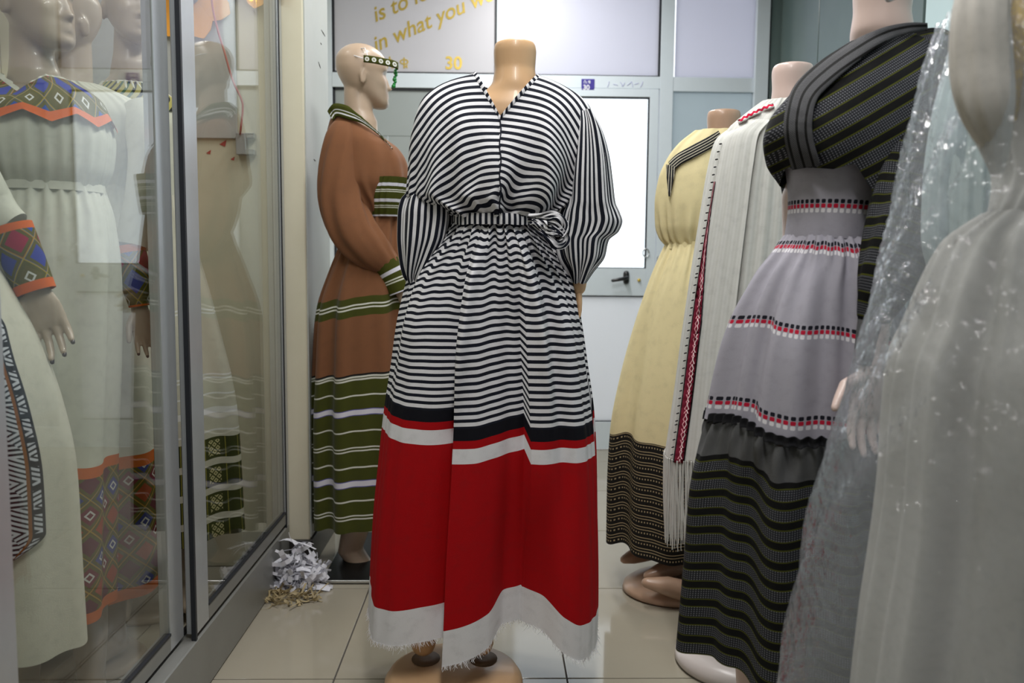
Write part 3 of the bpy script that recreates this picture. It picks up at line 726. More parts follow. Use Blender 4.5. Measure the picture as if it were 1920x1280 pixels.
# ================================================================= brown and olive dress by the pillar
RY = 2.92
BRN, OLV = (.190, .080, .036), (.050, .056, .006)
def wl(v, y, h): return v.bt(y - h, y + h)
def brown_print(nt, u, v):
    c = colmix(nt, v.bt(556, 592), BRN, OLV); c = colmix(nt, v.gt(703), c, OLV)
    w = wl(v, 570.5, 1.5).mx(wl(v, 577, 1.5)).mx(wl(v, 706, 1.6)).mx(wl(v, 711, 1.6)).mx(wl(v, 741, 1.4))
    w = w.mx(wl(v, 808, 1.4)).mx(wl(v, 839, 1.3)).mx(wl(v, 845, 1.3)).mx(wl(v, 876, 1.5)).mx(wl(v, 939, 1.5)).mx(wl(v, 967, 1.3)).mx(wl(v, 973, 1.3))
    t = wl(v, 773, 4.5).mx(wl(v, 907, 5.0)); te = wl(v, 773, 6.0).mx(wl(v, 907, 6.5))
    c = colmix(nt, v.bt(700.5, 704), c, (.01, .01, .01))
    c = colmix(nt, w, c, (.62, .62, .56)); c = colmix(nt, te, c, (.10, .09, .30)); return colmix(nt, t, c, (.62, .61, .68))
M_BRS = cloth('brown_olive_cloth', brown_print, sheen=.1); M_BR = cloth('brown_cloth', BRN, sheen=.1)
def band_print(p, a):
    def f(nt, u, v):
        k = (v / p).fr(); c = colmix(nt, k.bt(.40, .40 + a), OLV, (.62, .61, .68)); return colmix(nt, k.bt(.80, .86).mx(k.bt(.92, .98)), c, (.6, .6, .52))
    return f
M_OLC = cloth('olive_cuff_cloth', band_print(42, .17)); M_OLW = cloth('olive_waist_cloth', band_print(30, .2)); M_OLN = cloth('olive_collar_cloth', lambda nt, u, v: colmix(nt, u.bt(-1.5, .3).mx(u.bt(4.5, 7.5)), OLV, (.6, .6, .62)))
bq = thing('mannequin', (P(690, 600, RY)[0], RY, 0), 'beige bald mannequin with a head, wearing the brown and olive dress by the pillar', 'mannequin')
ztop = P(690, 82, RY)[2]; sb = (ztop - .02) / 1.719
bx_ = P(683, 130, RY)[0]
mannequin_body('body', (bx_ - .012, RY, .02), math.pi / 2, sb, M_BEIGE, bq, head=True, headturn=.40, narrow=.55, shw=.72, voxel=.0048, legs=False,
               arms=[([tuple(P(652, 250, RY - .04)), tuple(P(640, 320, RY - .085)), tuple(P(650, 405, RY - .1)), tuple(P(700, 470, RY - .12)), tuple(P(740, 522, RY - .12)), tuple(P(748, 540, RY - .12))], [.03, .03, .028, .024, .020, .020]),
                     ([tuple(P(700, 700, RY)), tuple(P(684, 900, RY)), tuple(P(668, 985, RY - .02)), tuple(P(657, 1030, RY - .02)), tuple(P(680, 1062, RY - .03)), tuple(P(726, 1086, RY - .05)), tuple(P(750, 1094, RY - .06))], [.05, .05, .05, .046, .040, .028, .018])])
hand_part('hand', P(748, 544, RY - .12), (.55, -.1, -.8), (.6, -.5, .5), .13, M_BEIGE, bq, .5)
a, c = P(607, 1112, 2.72), P(740, 1112, 2.72)
box('base', a[0], c[0], 2.70, 3.2, .002, .016, new_mat('black_glass', (.006, .006, .006), .4, spec=.12)[0], bq)
box('base_rim', a[0] + .0, c[0], 2.694, 2.70, .004, .014, M_STEEL, bq)
tube('support_rod', [P(664, 1062, 2.92), P(664, 1090, 2.92) * [1, 1, 0] + [0, 0, .016]], .006, M_STEEL, bq)
hb_ = thing('headband', (bx_, RY, P(700, 110, RY)[2]), 'olive headband with white flower motifs and a dangling green chain', 'headband')
def hb_print(nt, u, v):
    k = ((u / 13.0).fr() - .5) * 13.0; d = (k * k + v * v).m('SQRT')
    c = colmix(nt, d.bt(1.9, 4.2), OLV, (.75, .75, .72)); return colmix(nt, d.lt(.9), c, (.7, .7, .5))
n = 40; G = np.zeros((n, 5, 3)); U = np.zeros((n, 5, 2)); Ck = curve_pts([(682, 110), (700, 112), (720, 116), (738, 120), (746, 124)], n); q = 0
hy = [RY - .076 * sb, RY - .082 * sb, RY - .074 * sb, RY - .05 * sb, RY - .015 * sb]
hyi = np.interp(np.linspace(0, 4, n), range(5), hy)
for i in range(n):
    for j in range(5): G[i, j] = P(Ck[i, 0], Ck[i, 1] + (j - 2) * 3.4, hyi[i] - .004); U[i, j] = (q, (j - 2) * 3.4)
    if i < n - 1: q += math.hypot(*(Ck[i + 1] - Ck[i])) 
grid('band', G, U, cloth('headband_cloth', hb_print), hb_, .003)
M_GRN = new_mat('green_beads', (.01, .22, .04), .3)[0]
for k, y in enumerate(np.arange(124, 162, 4.2)):
    bm = bmesh.new(); bmesh.ops.create_icosphere(bm, subdivisions=2, radius=.0055 if k % 3 else .0075, matrix=Matrix.Translation(tuple(P(743.5 - .12 * (y - 124) + math.sin(k * 2.) * 1.2, y, RY - .01))))
    bm_obj('bead', bm, M_GRN, hb_, True)
for (x0, y0, x1, y1, x2, y2) in ((682, 110, 664, 104, 650, 112), (690, 106, 684, 90, 668, 92)):
    tube('tie_cord', [P(x0, y0, RY - .08), P(x1, y1, RY - .066), P(x2, y2, RY - .04)], .0016, M_WCL, hb_, 5)

bd = thing('brown_dress', (P(695, 900, RY)[0], RY, .15), 'brown long-sleeved dress with olive striped skirt, cuffs and collar', 'dress')
f1, f2 = folds(41, 7, 13, 4), folds(42, 18, 30, 5)
def brd(phi, v):
    k = 1 - sstep(405, 560, v); return f1(phi) * (.005 + .012 * sstep(420, 600, v)) + f2(phi) * .007 * k, f1(phi) * 3 + f2(phi) * 2 * k, 0
loft('skirt', [(402, 655, 768, .09, -4), (450, 640, 775, .11, -10), (500, 621, 781, .13, -16), (560, 603, 786, .15, -26), (600, 598, 789, .155, -28), (700, 593, 795, .16, -26), (800, 589, 800, .165, -22), (998, 590, 806, .17, -14)], RY, M_BRS, bd, N=260, M=110, disp=brd)
_, BB = loft('bodice', [(226, 627, 716, .075, 44), (238, 619, 728, .09, 34), (262, 612, 748, .11, 16), (300, 609, 764, .12), (335, 606, 770, .125), (360, 622, 768, .115), (385, 645, 766, .10), (405, 654, 768, .09)], RY, M_BR, bd, N=200, M=60,
     disp=lambda p, v: (f2(p) * .006 * sstep(300, 390, v) + f1(p) * .006 * sstep(230, 330, v), 0, 0))
ribbon('collar', [(619, 217, 10, 60), (629, 206, 12, 75), (650, 210, 13, 85), (672, 220, 13, 60), (694, 236, 13, 52), (716, 256, 12, 50), (730, 272, 10, 50)], BB, M_OLN, bd, 50, .006, .003)
loft('waistband', [(330, 700, 776, .125), (365, 690, 774, .12), (405, 688, 771, .10)], RY - .006, M_OLW, bd, N=120, M=24, disp=lambda p, v: (f2(p) * .003, 0, 0))
fs = folds(9, 5, 9, 4)
sweep('sleeve', [(644, 232, RY - .07, 18), (640, 260, RY - .08, 30), (636, 320, RY - .09, 37), (640, 380, RY - .1, 40), (662, 432, RY - .11, 42), (698, 470, RY - .12, 36), (726, 494, RY - .12, 24), (733, 502, RY - .12, 20)], M_BR, bd, 70, 72, .8, lambda a, t: fs(a + t * 2) * .11 * math.sin(t * 3.1) + .05 * np.sin(a * 14) * max(0, t - .72))
sweep('cuff', [(724, 492, RY - .12, 24), (738, 518, RY - .12, 23), (750, 548, RY - .12, 21)], M_OLC, bd, 20, 40, .8)

# ================================================================= pale yellow dress
EY = 2.68
CRM = (.80, .70, .41)
def yl_print(nt, u, v):
    k = (v / 21.0).fr(); kk = (u / 5.2).fr()
    ln = k.bt(.10, .17).mx(k.bt(.36, .43)).mx(k.bt(.63, .77) * kk.bt(.3, .7))
    c = colmix(nt, ln, (.012, .011, .010), (.42, .33, .19)); return colmix(nt, v.gt(846), CRM, c)
M_YL = cloth('pale_yellow_cloth', CRM, trans=.15); M_YLS = cloth('yellow_black_cloth', yl_print, trans=.1)
ym = thing('headless_mannequin', (P(1330, 600, EY)[0], EY, 0), 'brown headless mannequin on a shell-like base, wearing the pale yellow dress', 'mannequin')
zt = P(1357, 207, EY)[2]; se = (zt - .07) / 1.535; ex = P(1357, 230, EY)[0]
mannequin_body('body', (ex, EY, .07), -math.pi / 2 + .35, se, M_BROWNSK, ym, narrow=.55, shw=.72, voxel=.0065, bend=lambda z: (-.12 * float(sstep(1.4, 1.0, z)), 0))
fc = P(1262, 1100, 2.62)
lathe('base', [(.02, 0), (.14, 0), (.150, .008), (.146, .024), (.12, .045), (.07, .062), (.02, .068)], P(1262, 1110, 2.64)[0], 2.64, M_BROWNSK, ym, sx=1.12)
tube('toe_cap', [P(1212, 1092, 2.5), P(1250, 1098, 2.50), P(1300, 1112, 2.5)], [.016, .03, .035], M_BROWNSK, ym, 16)
yd = thing('yellow_dress', (P(1290, 900, EY)[0], EY, .12), 'pale yellow dress with a black and gold striped hem and black collar embroidery', 'dress')
e1, e2 = folds(51, 7, 12, 4), folds(52, 20, 34, 5)
def yld(phi, v):
    k = 1 - sstep(455, 620, v); return e1(phi) * (.004 + .016 * sstep(480, 850, v)) + e2(phi) * .008 * k, e1(phi) * 6 * sstep(600, 900, v) + e2(phi) * 2 * k, 0
loft('skirt', [(455, 1251, 1385, .085, 0), (472, 1243, 1390, .10, 2), (535, 1218, 1400, .13, 6), (625, 1192, 1415, .15, 14), (735, 1168, 1425, .17, 24), (840, 1152, 1435, .18, 34), (950, 1146, 1440, .185, 44), (1072, 1144, 1440, .19, 52)], EY, M_YLS, yd, N=260, M=110, disp=yld)
_, YB = loft('bodice', [(240, 1305, 1385, .055), (262, 1276, 1410, .075), (290, 1254, 1430, .095), (330, 1237, 1440, .11), (380, 1230, 1438, .115), (420, 1232, 1425, .11), (445, 1240, 1400, .095), (460, 1252, 1385, .085)], EY, M_YL, yd, N=200, M=60,
     disp=lambda p, v: (e2(p) * .008 * sstep(370, 450, v) + e1(p) * .006, 0, 0))
loft('waistband', [(452, 1249, 1390, .089), (466, 1246, 1392, .093)], EY, M_YL, yd, N=160, M=8, disp=lambda p, v: (e2(p) * .002, 0, 0))
M_EMB = cloth('black_braid', lambda nt, u, v: colmix(nt, (u / 4.6).fr().bt(.35, .62), (.012, .012, .014), (.5, .46, .36)))
ribbon('collar_braid', [(1258, 312, 9, 60), (1274, 298, 10, 62), (1300, 284, 11, 62), (1330, 268, 11, 62), (1352, 254, 10, 62)], YB, M_EMB, yd, 34, .004, .002)
ribbon('collar_braid', [(1258, 310, 9, 10), (1257, 330, 7, 5), (1256, 350, 4, 0), (1255, 368, 1.5, 0)], YB, M_EMB, yd, 24, .005, .002)

# ================================================================= white gauze dress with embroidered shawl
FY = 2.24
GZ = (.82, .82, .79)
def gauze(nt, u, v):
    k = ((u * .33).sin() * .5 + (u * .81 + (v * .012).sin() * 2.0).sin() * .5) * .5 + .5
    return colmix(nt, k, GZ, (.72, .72, .68))
M_GZ = cloth('white_gauze', gauze, trans=.2, weave=.25)
fm = thing('headless_mannequin', (P(1470, 600, FY)[0], FY, 0), 'pink headless mannequin wearing the white gauze dress and shawl', 'mannequin')
zt = P(1486, 121, FY)[2]; sf = (zt - .05) / 1.535; fx = P(1486, 150, FY)[0]
mannequin_body('body', (fx, FY, .05), -math.pi / 2 + .5, sf, M_PINK, fm, narrow=.55, shw=.72, voxel=.0065)
b_ = P(1330, 1262, 2.16)
lathe('base', [(.02, 0), (.165, 0), (.172, .010), (.170, .028), (.155, .044), (.12, .050), (.02, .051)], P(1385, 1250, FY - .1)[0], FY - .1, mottled('pale_base', (.62, .56, .54), (.56, .50, .48), 8, .3), fm)
fd_ = thing('gauze_dress', (P(1450, 900, FY)[0], FY, .1), 'white crinkled gauze dress with a red neckline trim', 'dress')
c1, c2 = folds(61, 24, 44, 7), folds(62, 6, 11, 4)
_, FB = loft('dress_body', [(182, 1430, 1545, .055), (200, 1402, 1575, .08), (235, 1362, 1600, .112), (300, 1342, 1603, .131), (450, 1318, 1603, .141), (600, 1298, 1603, .150), (800, 1276, 1606, .162), (1000, 1290, 1620, .165), (1100, 1296, 1622, .165)], FY, M_GZ, fd_, N=420, M=90,
     disp=lambda p, v: (c1(p) * .0035 + c2(p) * .010 * sstep(250, 600, v), c2(p) * 6 * sstep(600, 1000, v), 0))
M_RTR = cloth('red_trim', lambda nt, u, v: colmix(nt, (u + (v * .6).sin() * 1.2).ab().lt(2.2), (.7, .68, .66), (.55, .01, .05)))
ribbon('neck_trim', [(1384, 228, 4, 70), (1400, 219, 4, 70), (1424, 207, 4, 70), (1450, 196, 4, 70)], FB, M_RTR, fd_, 24, .006, .003)
sh = thing('shawl', (P(1330, 600, FY)[0], FY, .35), 'white gauze shawl with a dark red embroidered strip and fringed end', 'shawl')
SHR = [(222, 1383, 1585, .115), (250, 1349, 1600, .125), (300, 1335, 1605, .135), (400, 1318, 1605, .142), (520, 1299, 1605, .150), (640, 1282, 1605, .158), (760, 1267, 1605, .166), (884, 1250, 1605, .172)]
shd = lambda p, v: (c1(p) * .002 + c2(p) * .004 * sstep(250, 600, v) + .006, c2(p) * 3, 0)
_, SP = loft('cloth', SHR, FY, M_GZ, sh, N=200, M=90, disp=shd, phi0=.30 * math.pi, phi1=.80 * math.pi, thick=.0015)
def strip_print(nt, u, v):
    z = ((v / 11.0).fr() - .5).ab() * 2.0; k = (u - 7.0 - z * 5.0).ab()
    c = colmix(nt, u.gt(-1.0), (.012, .010, .012), (.15, .006, .022)); c = colmix(nt, k.lt(1.2), c, (.62, .28, .32)); c = colmix(nt, (u - 15.0 - z * -4.0).ab().lt(1.0), c, (.75, .6, .6))
    return colmix(nt, u.gt(18.5), c, (.02, .012, .016))
n = 120; G = np.zeros((n, 6, 3)); U = np.zeros((n, 6, 2))
SPX = np.linspace(330, 884, n); vv = np.linspace(SHR[0][0], SHR[-1][0], SP.shape[0]); ph_ = np.linspace(.30 * math.pi, .80 * math.pi, SP.shape[1])
for i, y in enumerate(SPX):
    r = int(np.argmin(np.abs(vv - y))); fw = .05 + .95 * sstep(360, 640, y)
    for j in range(6):
        ph = 1.90 + (.03 + .15 * fw) * j / 5; cidx = int(np.argmin(np.abs(ph_ - ph))); p = SP[r, cidx]; nr = np.array([math.sin(-ph), math.cos(ph), 0])
        G[i, j] = p + nr * .003; U[i, j] = (-4 + 25 * j / 5, y)
grid('embroidered_strip', G, U, cloth('embroidered_strip', strip_print, weave=.3), sh, .002)
for k, y in enumerate(np.arange(262, 880, 14.5)):          # little black picots along the strip's outer edge
    r = int(np.argmin(np.abs(vv - y))); cidx = int(np.argmin(np.abs(ph_ - 1.86))); p = SP[r, cidx] + np.array([-.003, -.004, 0])
    tube('picot', [p, p + [-.005, -.002, -.001]], .0020, M_BLK, sh, 6)
bm = bmesh.new(); lr = SP[-1]
for k in range(0, 190):
    f = rnd.random(); i = min(int(k / 190 * 199), 198); p = Vector(lr[i] * (1 - f) + lr[i + 1] * f) + Vector((0, 0, .006))
    ln = .10 + .13 * min(1, k / 80) + rnd.uniform(-.02, .02)
    pts = [p + Vector((math.sin(q * 2 + k) * .003 + .014 * q * q * (.6 if k < 90 else .2), rnd.uniform(-.004, .004), -ln * q)) for q in (0, .25, .5, .75, 1)]
    tube_bm(bm, pts, [.0018, .0019, .0018, .0016, .0008], 4, caps=False)
tag(bm_obj('fringe', bm, M_GZ, sh), kind='stuff')

# ================================================================= grey dress with dark plaid jacket
GY = 1.54
LAV = (.36, .345, .40)
def dots(nt, u, v, y0, per=11.8):
    k = (u / per).fr(); c = None
    out = []
    for dy, w in ((-8.5, .62), (.5, .66), (9.5, .6)):
        a = (k - .5) / (w * .55); b = (v - (y0 + dy)) / 4.1; out.append((a * a * a * a + b * b * b * b).lt(1.0))
    return out
def grey_print(ys):
    def f(nt, u, v):
        c = LAV
        for y in ys:
            a, b, d = dots(nt, u, v, y); c = colmix(nt, a, c, (.012, .012, .02)); c = colmix(nt, b, c, (.48, .012, .04)); c = colmix(nt, d, c, (.72, .70, .74))
        return c
    return f
def plaid(p, hb, uw=4.0, first=None):
    def f(nt, u, v):
        k = (v / p).fr(); wv = ((u / uw).fr().bt(.25, .7)) * ((v / uw).fr().bt(.25, .7))
        c = colmix(nt, wv, (.014, .015, .019), (.165, .165, .185))
        c = colmix(nt, k.lt(hb), c, (.004, .004, .004)); c = colmix(nt, k.bt(hb, hb + .06).mx(k.gt(.95)), c, (.07, .075, .008))
        if first is not None:
            hz = ((u / 3.0).fr() + (v / 3.0).fr()).fr().lt(.5); c = colmix(nt, v.lt(first), c, colmix(nt, hz, (.03, .03, .03), (.14, .14, .145)))
        return c
    return f
M_LAV = cloth('lavender_grey_skirt', grey_print((468, 632, 806))); M_LAVB = cloth('lavender_grey_bodice', grey_print((386,)))
M_PLS = cloth('plaid_tier', plaid(38, .36, 4.2, 915)); M_PLJ = cloth('plaid_jacket', plaid(38, .34, 4.2)); M_PLC = cloth('plaid_sleeve', plaid(40, .34, 4.2))
M_HER = cloth('herringbone', lambda nt, u, v: colmix(nt, ((u / 5.0).fr() + (v / 3.0).fr()).fr().lt(.5), (.045, .045, .048), (.17, .17, .18)))
M_COLL = cloth('jacket_collar', lambda nt, u, v: colmix(nt, (u / 17.0 + .25).fr().lt(.28), colmix(nt, ((u / 5.0).fr() + (v / 3.0).fr()).fr().lt(.5), (.03, .03, .033), (.10, .10, .108)), (.005, .005, .005)))
M_NET = cloth('black_net', (.01, .01, .012))
gm = thing('headless_mannequin', (P(1640, 600, GY)[0], GY, 0), 'pale pink headless mannequin with a pointing hand, wearing the grey dress and plaid jacket', 'mannequin')
zt = 1.607; gx = P(1666, 60, GY)[0]
mannequin_body('body', (gx, GY + .03, .05), -math.pi / 2 + .75, (zt - .05) / 1.535, M_PINK, gm, narrow=.55, shw=.72, voxel=.0062, bend=lambda z: (-.13 * float(sstep(1.38, 1.1, z)), 0))
lathe('base', [(.02, 0), (.16, 0), (.165, .012), (.16, .035), (.12, .05), (.02, .052)], gx - .06, GY + .03, M_PINK, gm)
hand_part('hand', P(1634, 688, GY - .18), (-.08, -.05, -1), (-1, -.25, -.1), .165, M_PINK, gm, .22, .10, 1.25)
gd = thing('grey_dress', (P(1530, 900, GY)[0], GY, .1), 'lavender grey dress with rows of black, red and white dashes and a plaid lower tier', 'dress')
h1, h2 = folds(71, 6, 11, 4), folds(72, 26, 42, 6); h4 = folds(74, 5, 9, 3)
def gyd(phi, v):
    k = 1 - sstep(440, 560, v); return h1(phi) * (.003 + .019 * sstep(470, 700, v)) + folds(78, 13, 19, 4)(phi) * .008 * sstep(450, 520, v) + h2(phi) * .006 * k, h1(phi) * 6 * sstep(480, 700, v) + h2(phi) * 2.2 * k, 0
_, GS = loft('skirt', [(441, 1477, 1632, .085, 8), (460, 1466, 1640, .10, 14), (490, 1450, 1650, .115, 20), (530, 1427, 1662, .13, 26), (620, 1389, 1690, .15, 38), (720, 1363, 1705, .165, 46), (843, 1340, 1721, .174, 50)], GY, M_LAV, gd, N=300, M=100, disp=gyd)
_, GB = loft('bodice', [(296, 1478, 1660, .10, 6), (340, 1482, 1655, .095, 6), (390, 1482, 1645, .09, 8), (447, 1476, 1632, .087, 10)], GY, M_LAVB, gd, N=160, M=40)
h3 = folds(73, 24, 40, 6); h5 = folds(77, 13, 20, 4); h4 = folds(74, 5, 9, 3)
def tier(phi, v):
    k = 1 - sstep(850, 960, v); return h1(phi) * .012 + h4(phi) * .012 * sstep(860, 1000, v) + h5(phi) * .015 * sstep(850, 940, v) + h3(phi) * .014 * k, h1(phi) * 7 + h3(phi) * 4 * k + h4(phi) * 4 + h5(phi) * 5 * sstep(850, 940, v), 0
_, GT = loft('lower_tier', [(846, 1338, 1724, .18, 50), (875, 1328, 1732, .185, 50), (1000, 1312, 1745, .19, 50), (1150, 1301, 1755, .195, 50), (1330, 1286, 1765, .2, 50)], GY, M_PLS, gd, N=340, M=110, disp=tier)
fr_ = folds(75, 46, 64, 5)
loft('ruffle', [(835, 1334, 1727, .194, 50), (845, 1332, 1728, .191, 50), (854, 1331, 1730, .196, 50)], GY, M_NET, gd, N=520, M=10, disp=lambda p, v: (h1(p) * .012 + fr_(p) * .007, h1(p) * 7 + fr_(p + .02) * 2.2, 0), thick=.001)
gj = thing('plaid_jacket', (P(1640, 200, GY)[0], GY, 1.1), 'dark charcoal plaid cropped jacket with striped sleeves over the grey dress', 'jacket')
def jd(phi, v):
    t = np.sin(phi - math.pi); near = sstep(.15, -.1, np.cos(phi))
    return h1(phi) * .004 + .004, near * (np.interp(t, [-1, -.62, -.40, -.1, .2, .5, 1], [-25, -14, -22, 40, 95, 110, 110]) * sstep(180, 330, v)), 0
def juv(Pt, UV, phi, v):
    w = (1.6 - Pt[:, :, 2]) * FPX / GY; x = (Pt[:, :, 0] - .5) * FPX / GY
    U2 = UV.copy(); ang = math.radians(31); U2[:, :, 1] = w * math.cos(ang) + x * math.sin(ang); U2[:, :, 0] = -w * math.sin(ang) + x * math.cos(ang); return U2
_, GJ = loft('jacket_body', [(62, 1600, 1722, .058), (80, 1568, 1760, .075), (110, 1532, 1785, .10), (150, 1490, 1800, .125), (200, 1453, 1802, .14), (240, 1443, 1798, .148), (285, 1449, 1775, .145), (330, 1474, 1720, .135)], GY, M_PLJ, gj, N=260, M=80, disp=jd, uvf=juv)
ribbon('collar', [(1738, 50, 7, 90), (1700, 53, 10, 80), (1655, 66, 13, 66), (1600, 98, 18, 58), (1550, 134, 22, 50), (1512, 172, 24, 30), (1498, 215, 26, 10), (1498, 260, 26, -5), (1512, 314, 26, -10)], GJ, M_COLL, gj, 60, .006, .003)
sweep('sleeve', [(1738, 78, GY - .02, 46), (1748, 130, GY - .05, 62), (1742, 230, GY - .1, 74), (1722, 330, GY - .13, 76), (1694, 430, GY - .16, 70), (1664, 520, GY - .18, 55), (1640, 590, GY - .18, 34), (1634, 606, GY - .18, 27)], M_PLC, gj, 80, 80, .75,
      lambda a, t: fs(a + t * 3) * .07 * math.sin(t * 3.1))
sweep('cuff', [(1636, 600, GY - .18, 27), (1629, 640, GY - .18, 25), (1623, 684, GY - .18, 23)], M_HER, gj, 16, 40, .8)
sweep('sleeve', [(1475, 240, GY + .12, 26), (1486, 330, GY + .14, 24), (1494, 430, GY + .14, 17), (1490, 470, GY + .12, 13)], M_PLC, gj, 30, 40, .8)
# ================================================================= the glass showcase on the left
case = thing('showcase', (CX, 1.5, 0), 'aluminium framed glass showcase with sliding panes, full of white dresses', 'showcase')
# bottom rail, its kick plate, and posts (y positions from the photograph)
YP0, YP1, YN = 1.965, 2.045, 1.20            # front post near/far faces, near end
RZ = .155
box('bottom_rail', CX - .055, CX, -.2, COLY0 - .002, .002, RZ, M_ALUD, case, .003)
box('bottom_track', CX - .050, CX - .040, -.2, COLY0 - .002, RZ, RZ + .012, M_SEAL, case)
box('top_rail', CX - .06, CX, -.2, COLY0 - .002, 2.30, 2.38, M_ALU, case, .003)
box('fascia', CX - .05, CX - .005, -.2, COLY0 - .002, 2.38, 2.895, M_CREAM, case)
box('back_post', CX - .05, CX, COLY0 - .035, COLY0 - .002, RZ, 2.30, M_ALU, case)
box('seal', CX - .03, CX + .001, COLY0 - .041, COLY0 - .035, RZ, 2.30, M_SEAL, case, 0)
def pane(name, y0, y1, xo, near_w, far_w):
    """sliding leaf: glass in an aluminium frame"""
    t = bpy.data.objects.new(name, None); COL.objects.link(t); t.parent = case; ORG[t] = ORG[case]
    box('glass', xo - .004, xo + .001, y0 + near_w, y1 - far_w, RZ + .05, 2.30, M_GLASS, t, 0)
    box('stile', xo - .022, xo + .004, y0, y0 + near_w, RZ + .012, 2.30, M_ALU, t)
    box('stile', xo - .022, xo + .004, y1 - far_w, y1, RZ + .012, 2.30, M_ALU, t)
    box('rail', xo - .022, xo + .004, y0 + near_w, y1 - far_w, RZ + .012, RZ + .05, M_ALUD, t)
    box('seal', xo - .010, xo + .0055, y0 + near_w, y1 - far_w, RZ + .05, RZ + .056, M_SEAL, t, 0)
pane('sliding_pane', 1.955, COLY0 - .042, CX - .006, .085, .002)
pane('sliding_pane', 1.16, 1.945, CX - .034, .05, .08)
box('seal', CX - .012, CX - .001, 1.945, 1.955, RZ, 2.30, M_SEAL, case, 0)
pane('sliding_pane', -.15, 1.218, CX - .006, .05, .055)
# bracket, cable, scraps of red sticker and orange paper flowers at the far end of the case
br = thing('wall_bracket', tuple(P(465, 270, COLY0)), 'grey metal clip bracket on the cream wall inside the showcase', 'bracket')
for (x0, x1, y0, y1) in ((444, 462, 250, 290), (462, 478, 250, 259), (462, 478, 281, 290)):
    a, c = P(x0, y1, COLY0 - .02), P(x1, y0, COLY0 - .02); box('plate', a[0], c[0], COLY0 - .03, COLY0 - .001, a[2], c[2], M_STEEL if x1 > 470 else M_ALU, br)
tube('cable', curve_pts([P(394, -90, COLY0 - .05), P(397, 0, COLY0 - .05), P(408, 55, COLY0 - .05), P(420, 95, COLY0 - .05), P(436, 150, COLY0 - .05), P(452, 185, COLY0 - .05), P(455, 205, COLY0 - .05), P(451, 245, COLY0 - .05), P(450, 252, COLY0 - .012)], 50), .0035,
     new_mat('red_cable', (.38, .06, .05), .4)[0], None, 8, label='thin red cable hanging down the wall inside the showcase', cat='cable')
M_RS = new_mat('red_sticker', (.40, .02, .03), .5)[0]
for (x, y, s) in ((418, 268, .012), (391, 285, .008), (436, 297, .007)):
    c = P(x, y, COLY0 - .0015); bm = bmesh.new(); vs = [bm.verts.new((c[0] + dx * s, COLY0 - .0008 - d, c[2] + dz * s)) for d in (0, .001) for dx, dz in ((-1, -.4), (.6, -1), (1, .9))]
    bm.faces.new(vs[:3]); bm.faces.new(vs[3:][::-1])
    for k in range(3): bm.faces.new((vs[k], vs[3 + k], vs[3 + (k + 1) % 3], vs[(k + 1) % 3]))
    bmesh.ops.recalc_face_normals(bm, faces=bm.faces)
    tag(bm_obj('red_sticker', bm, M_RS), 'tiny torn red sticker on the cream wall inside the showcase', 'sticker', 'red sticker scraps')
wb = box('white_board', P(345, 0, COLY0)[0] - .35, P(441, 0, COLY0)[0], COLY0 - .012, COLY0 - .001, P(400, 260, COLY0)[2], 2.5, M_WALL, label='white board on the far wall inside the showcase', cat='board')
M_ORG = mottled('orange_paper', (.82, .36, .04), (.76, .32, .035), 8, .7); M_SLATE = mottled('slate_paper', (.16, .19, .26), (.2, .22, .3), 8, .7)
def flower(cx, cy, r, n, rot, label):
    t = thing('paper_flower', tuple(P(cx, cy, COLY0 - .02)), label, 'decoration', 'paper flowers on the board'); c = P(cx, cy, COLY0 - .018)
    for k in range(n):
        a = rot + k * 2 * math.pi / n; bm = bmesh.new(); pr = []
        for f, w in ((.2, .10), (.45, .27), (.7, .31), (.88, .2), (1.0, .02)):
            pr.append((f * r, w * r))
        vs = []
        for d in (0, .003):
            vs.append([bm.verts.new((c[0] + math.cos(a) * f - math.sin(a) * s * w, c[1] - d - .01 * (f / r) ** 2, c[2] + math.sin(a) * f + math.cos(a) * s * w)) for s, seq in ((1, pr), (-1, pr[::-1])) for f, w in seq])
        bm.faces.new(vs[0]); bm.faces.new(vs[1][::-1])
        for q in range(10): bm.faces.new((vs[0][q], vs[1][q], vs[1][(q + 1) % 10], vs[0][(q + 1) % 10]))
        bmesh.ops.recalc_face_normals(bm, faces=bm.faces); bm_obj('petal', bm, M_ORG, t)
    bm = bmesh.new(); tube_bm(bm, [c + [0, -.012, 0], c + [0, -.02, 0]], r * .28, 20); bm_obj('centre', bm, M_SLATE, t, True)
flower(352, -12, .155, 8, .35, 'large orange paper flower with a slate centre on the white board')
flower(486, -52, .12, 7, .1, 'smaller orange paper flower beside the large one')

# ---- prints
IV = (.66, .66, .56)
def emb(p, dark=False):
    cols = [(.02, .07, .34), (.12, .10, .02), (.04, .05, .30), (.32, .015, .05)] if not dark else [(.16, .012, .03), (.035, .045, .22), (.11, .012, .03), (.34, .05, .015)]
    def f(nt, u, v):
        a = (u + v) / p; b = (u - v) / p; ia, ib = a.fl(), b.fl(); fa, fb = a.fr() - .5, b.fr() - .5
        h = ((ia * 3.0 + ib * 5.0) / 4.0).fr() * 4.0
        c = cols[0]
        for k in (1, 2, 3): c = colmix(nt, h.bt(k - .5, k + .5), c, cols[k])
        d = fa.ab().mx(fb.ab())
        c = colmix(nt, d.bt(.33, .46), c, (.10, .09, .015)); c = colmix(nt, d.gt(.475), c, (.34, .25, .03))

        sq = d.bt(.10, .17) * h.lt(1.5); return colmix(nt, sq, c, (.62, .62, .58))
    return f
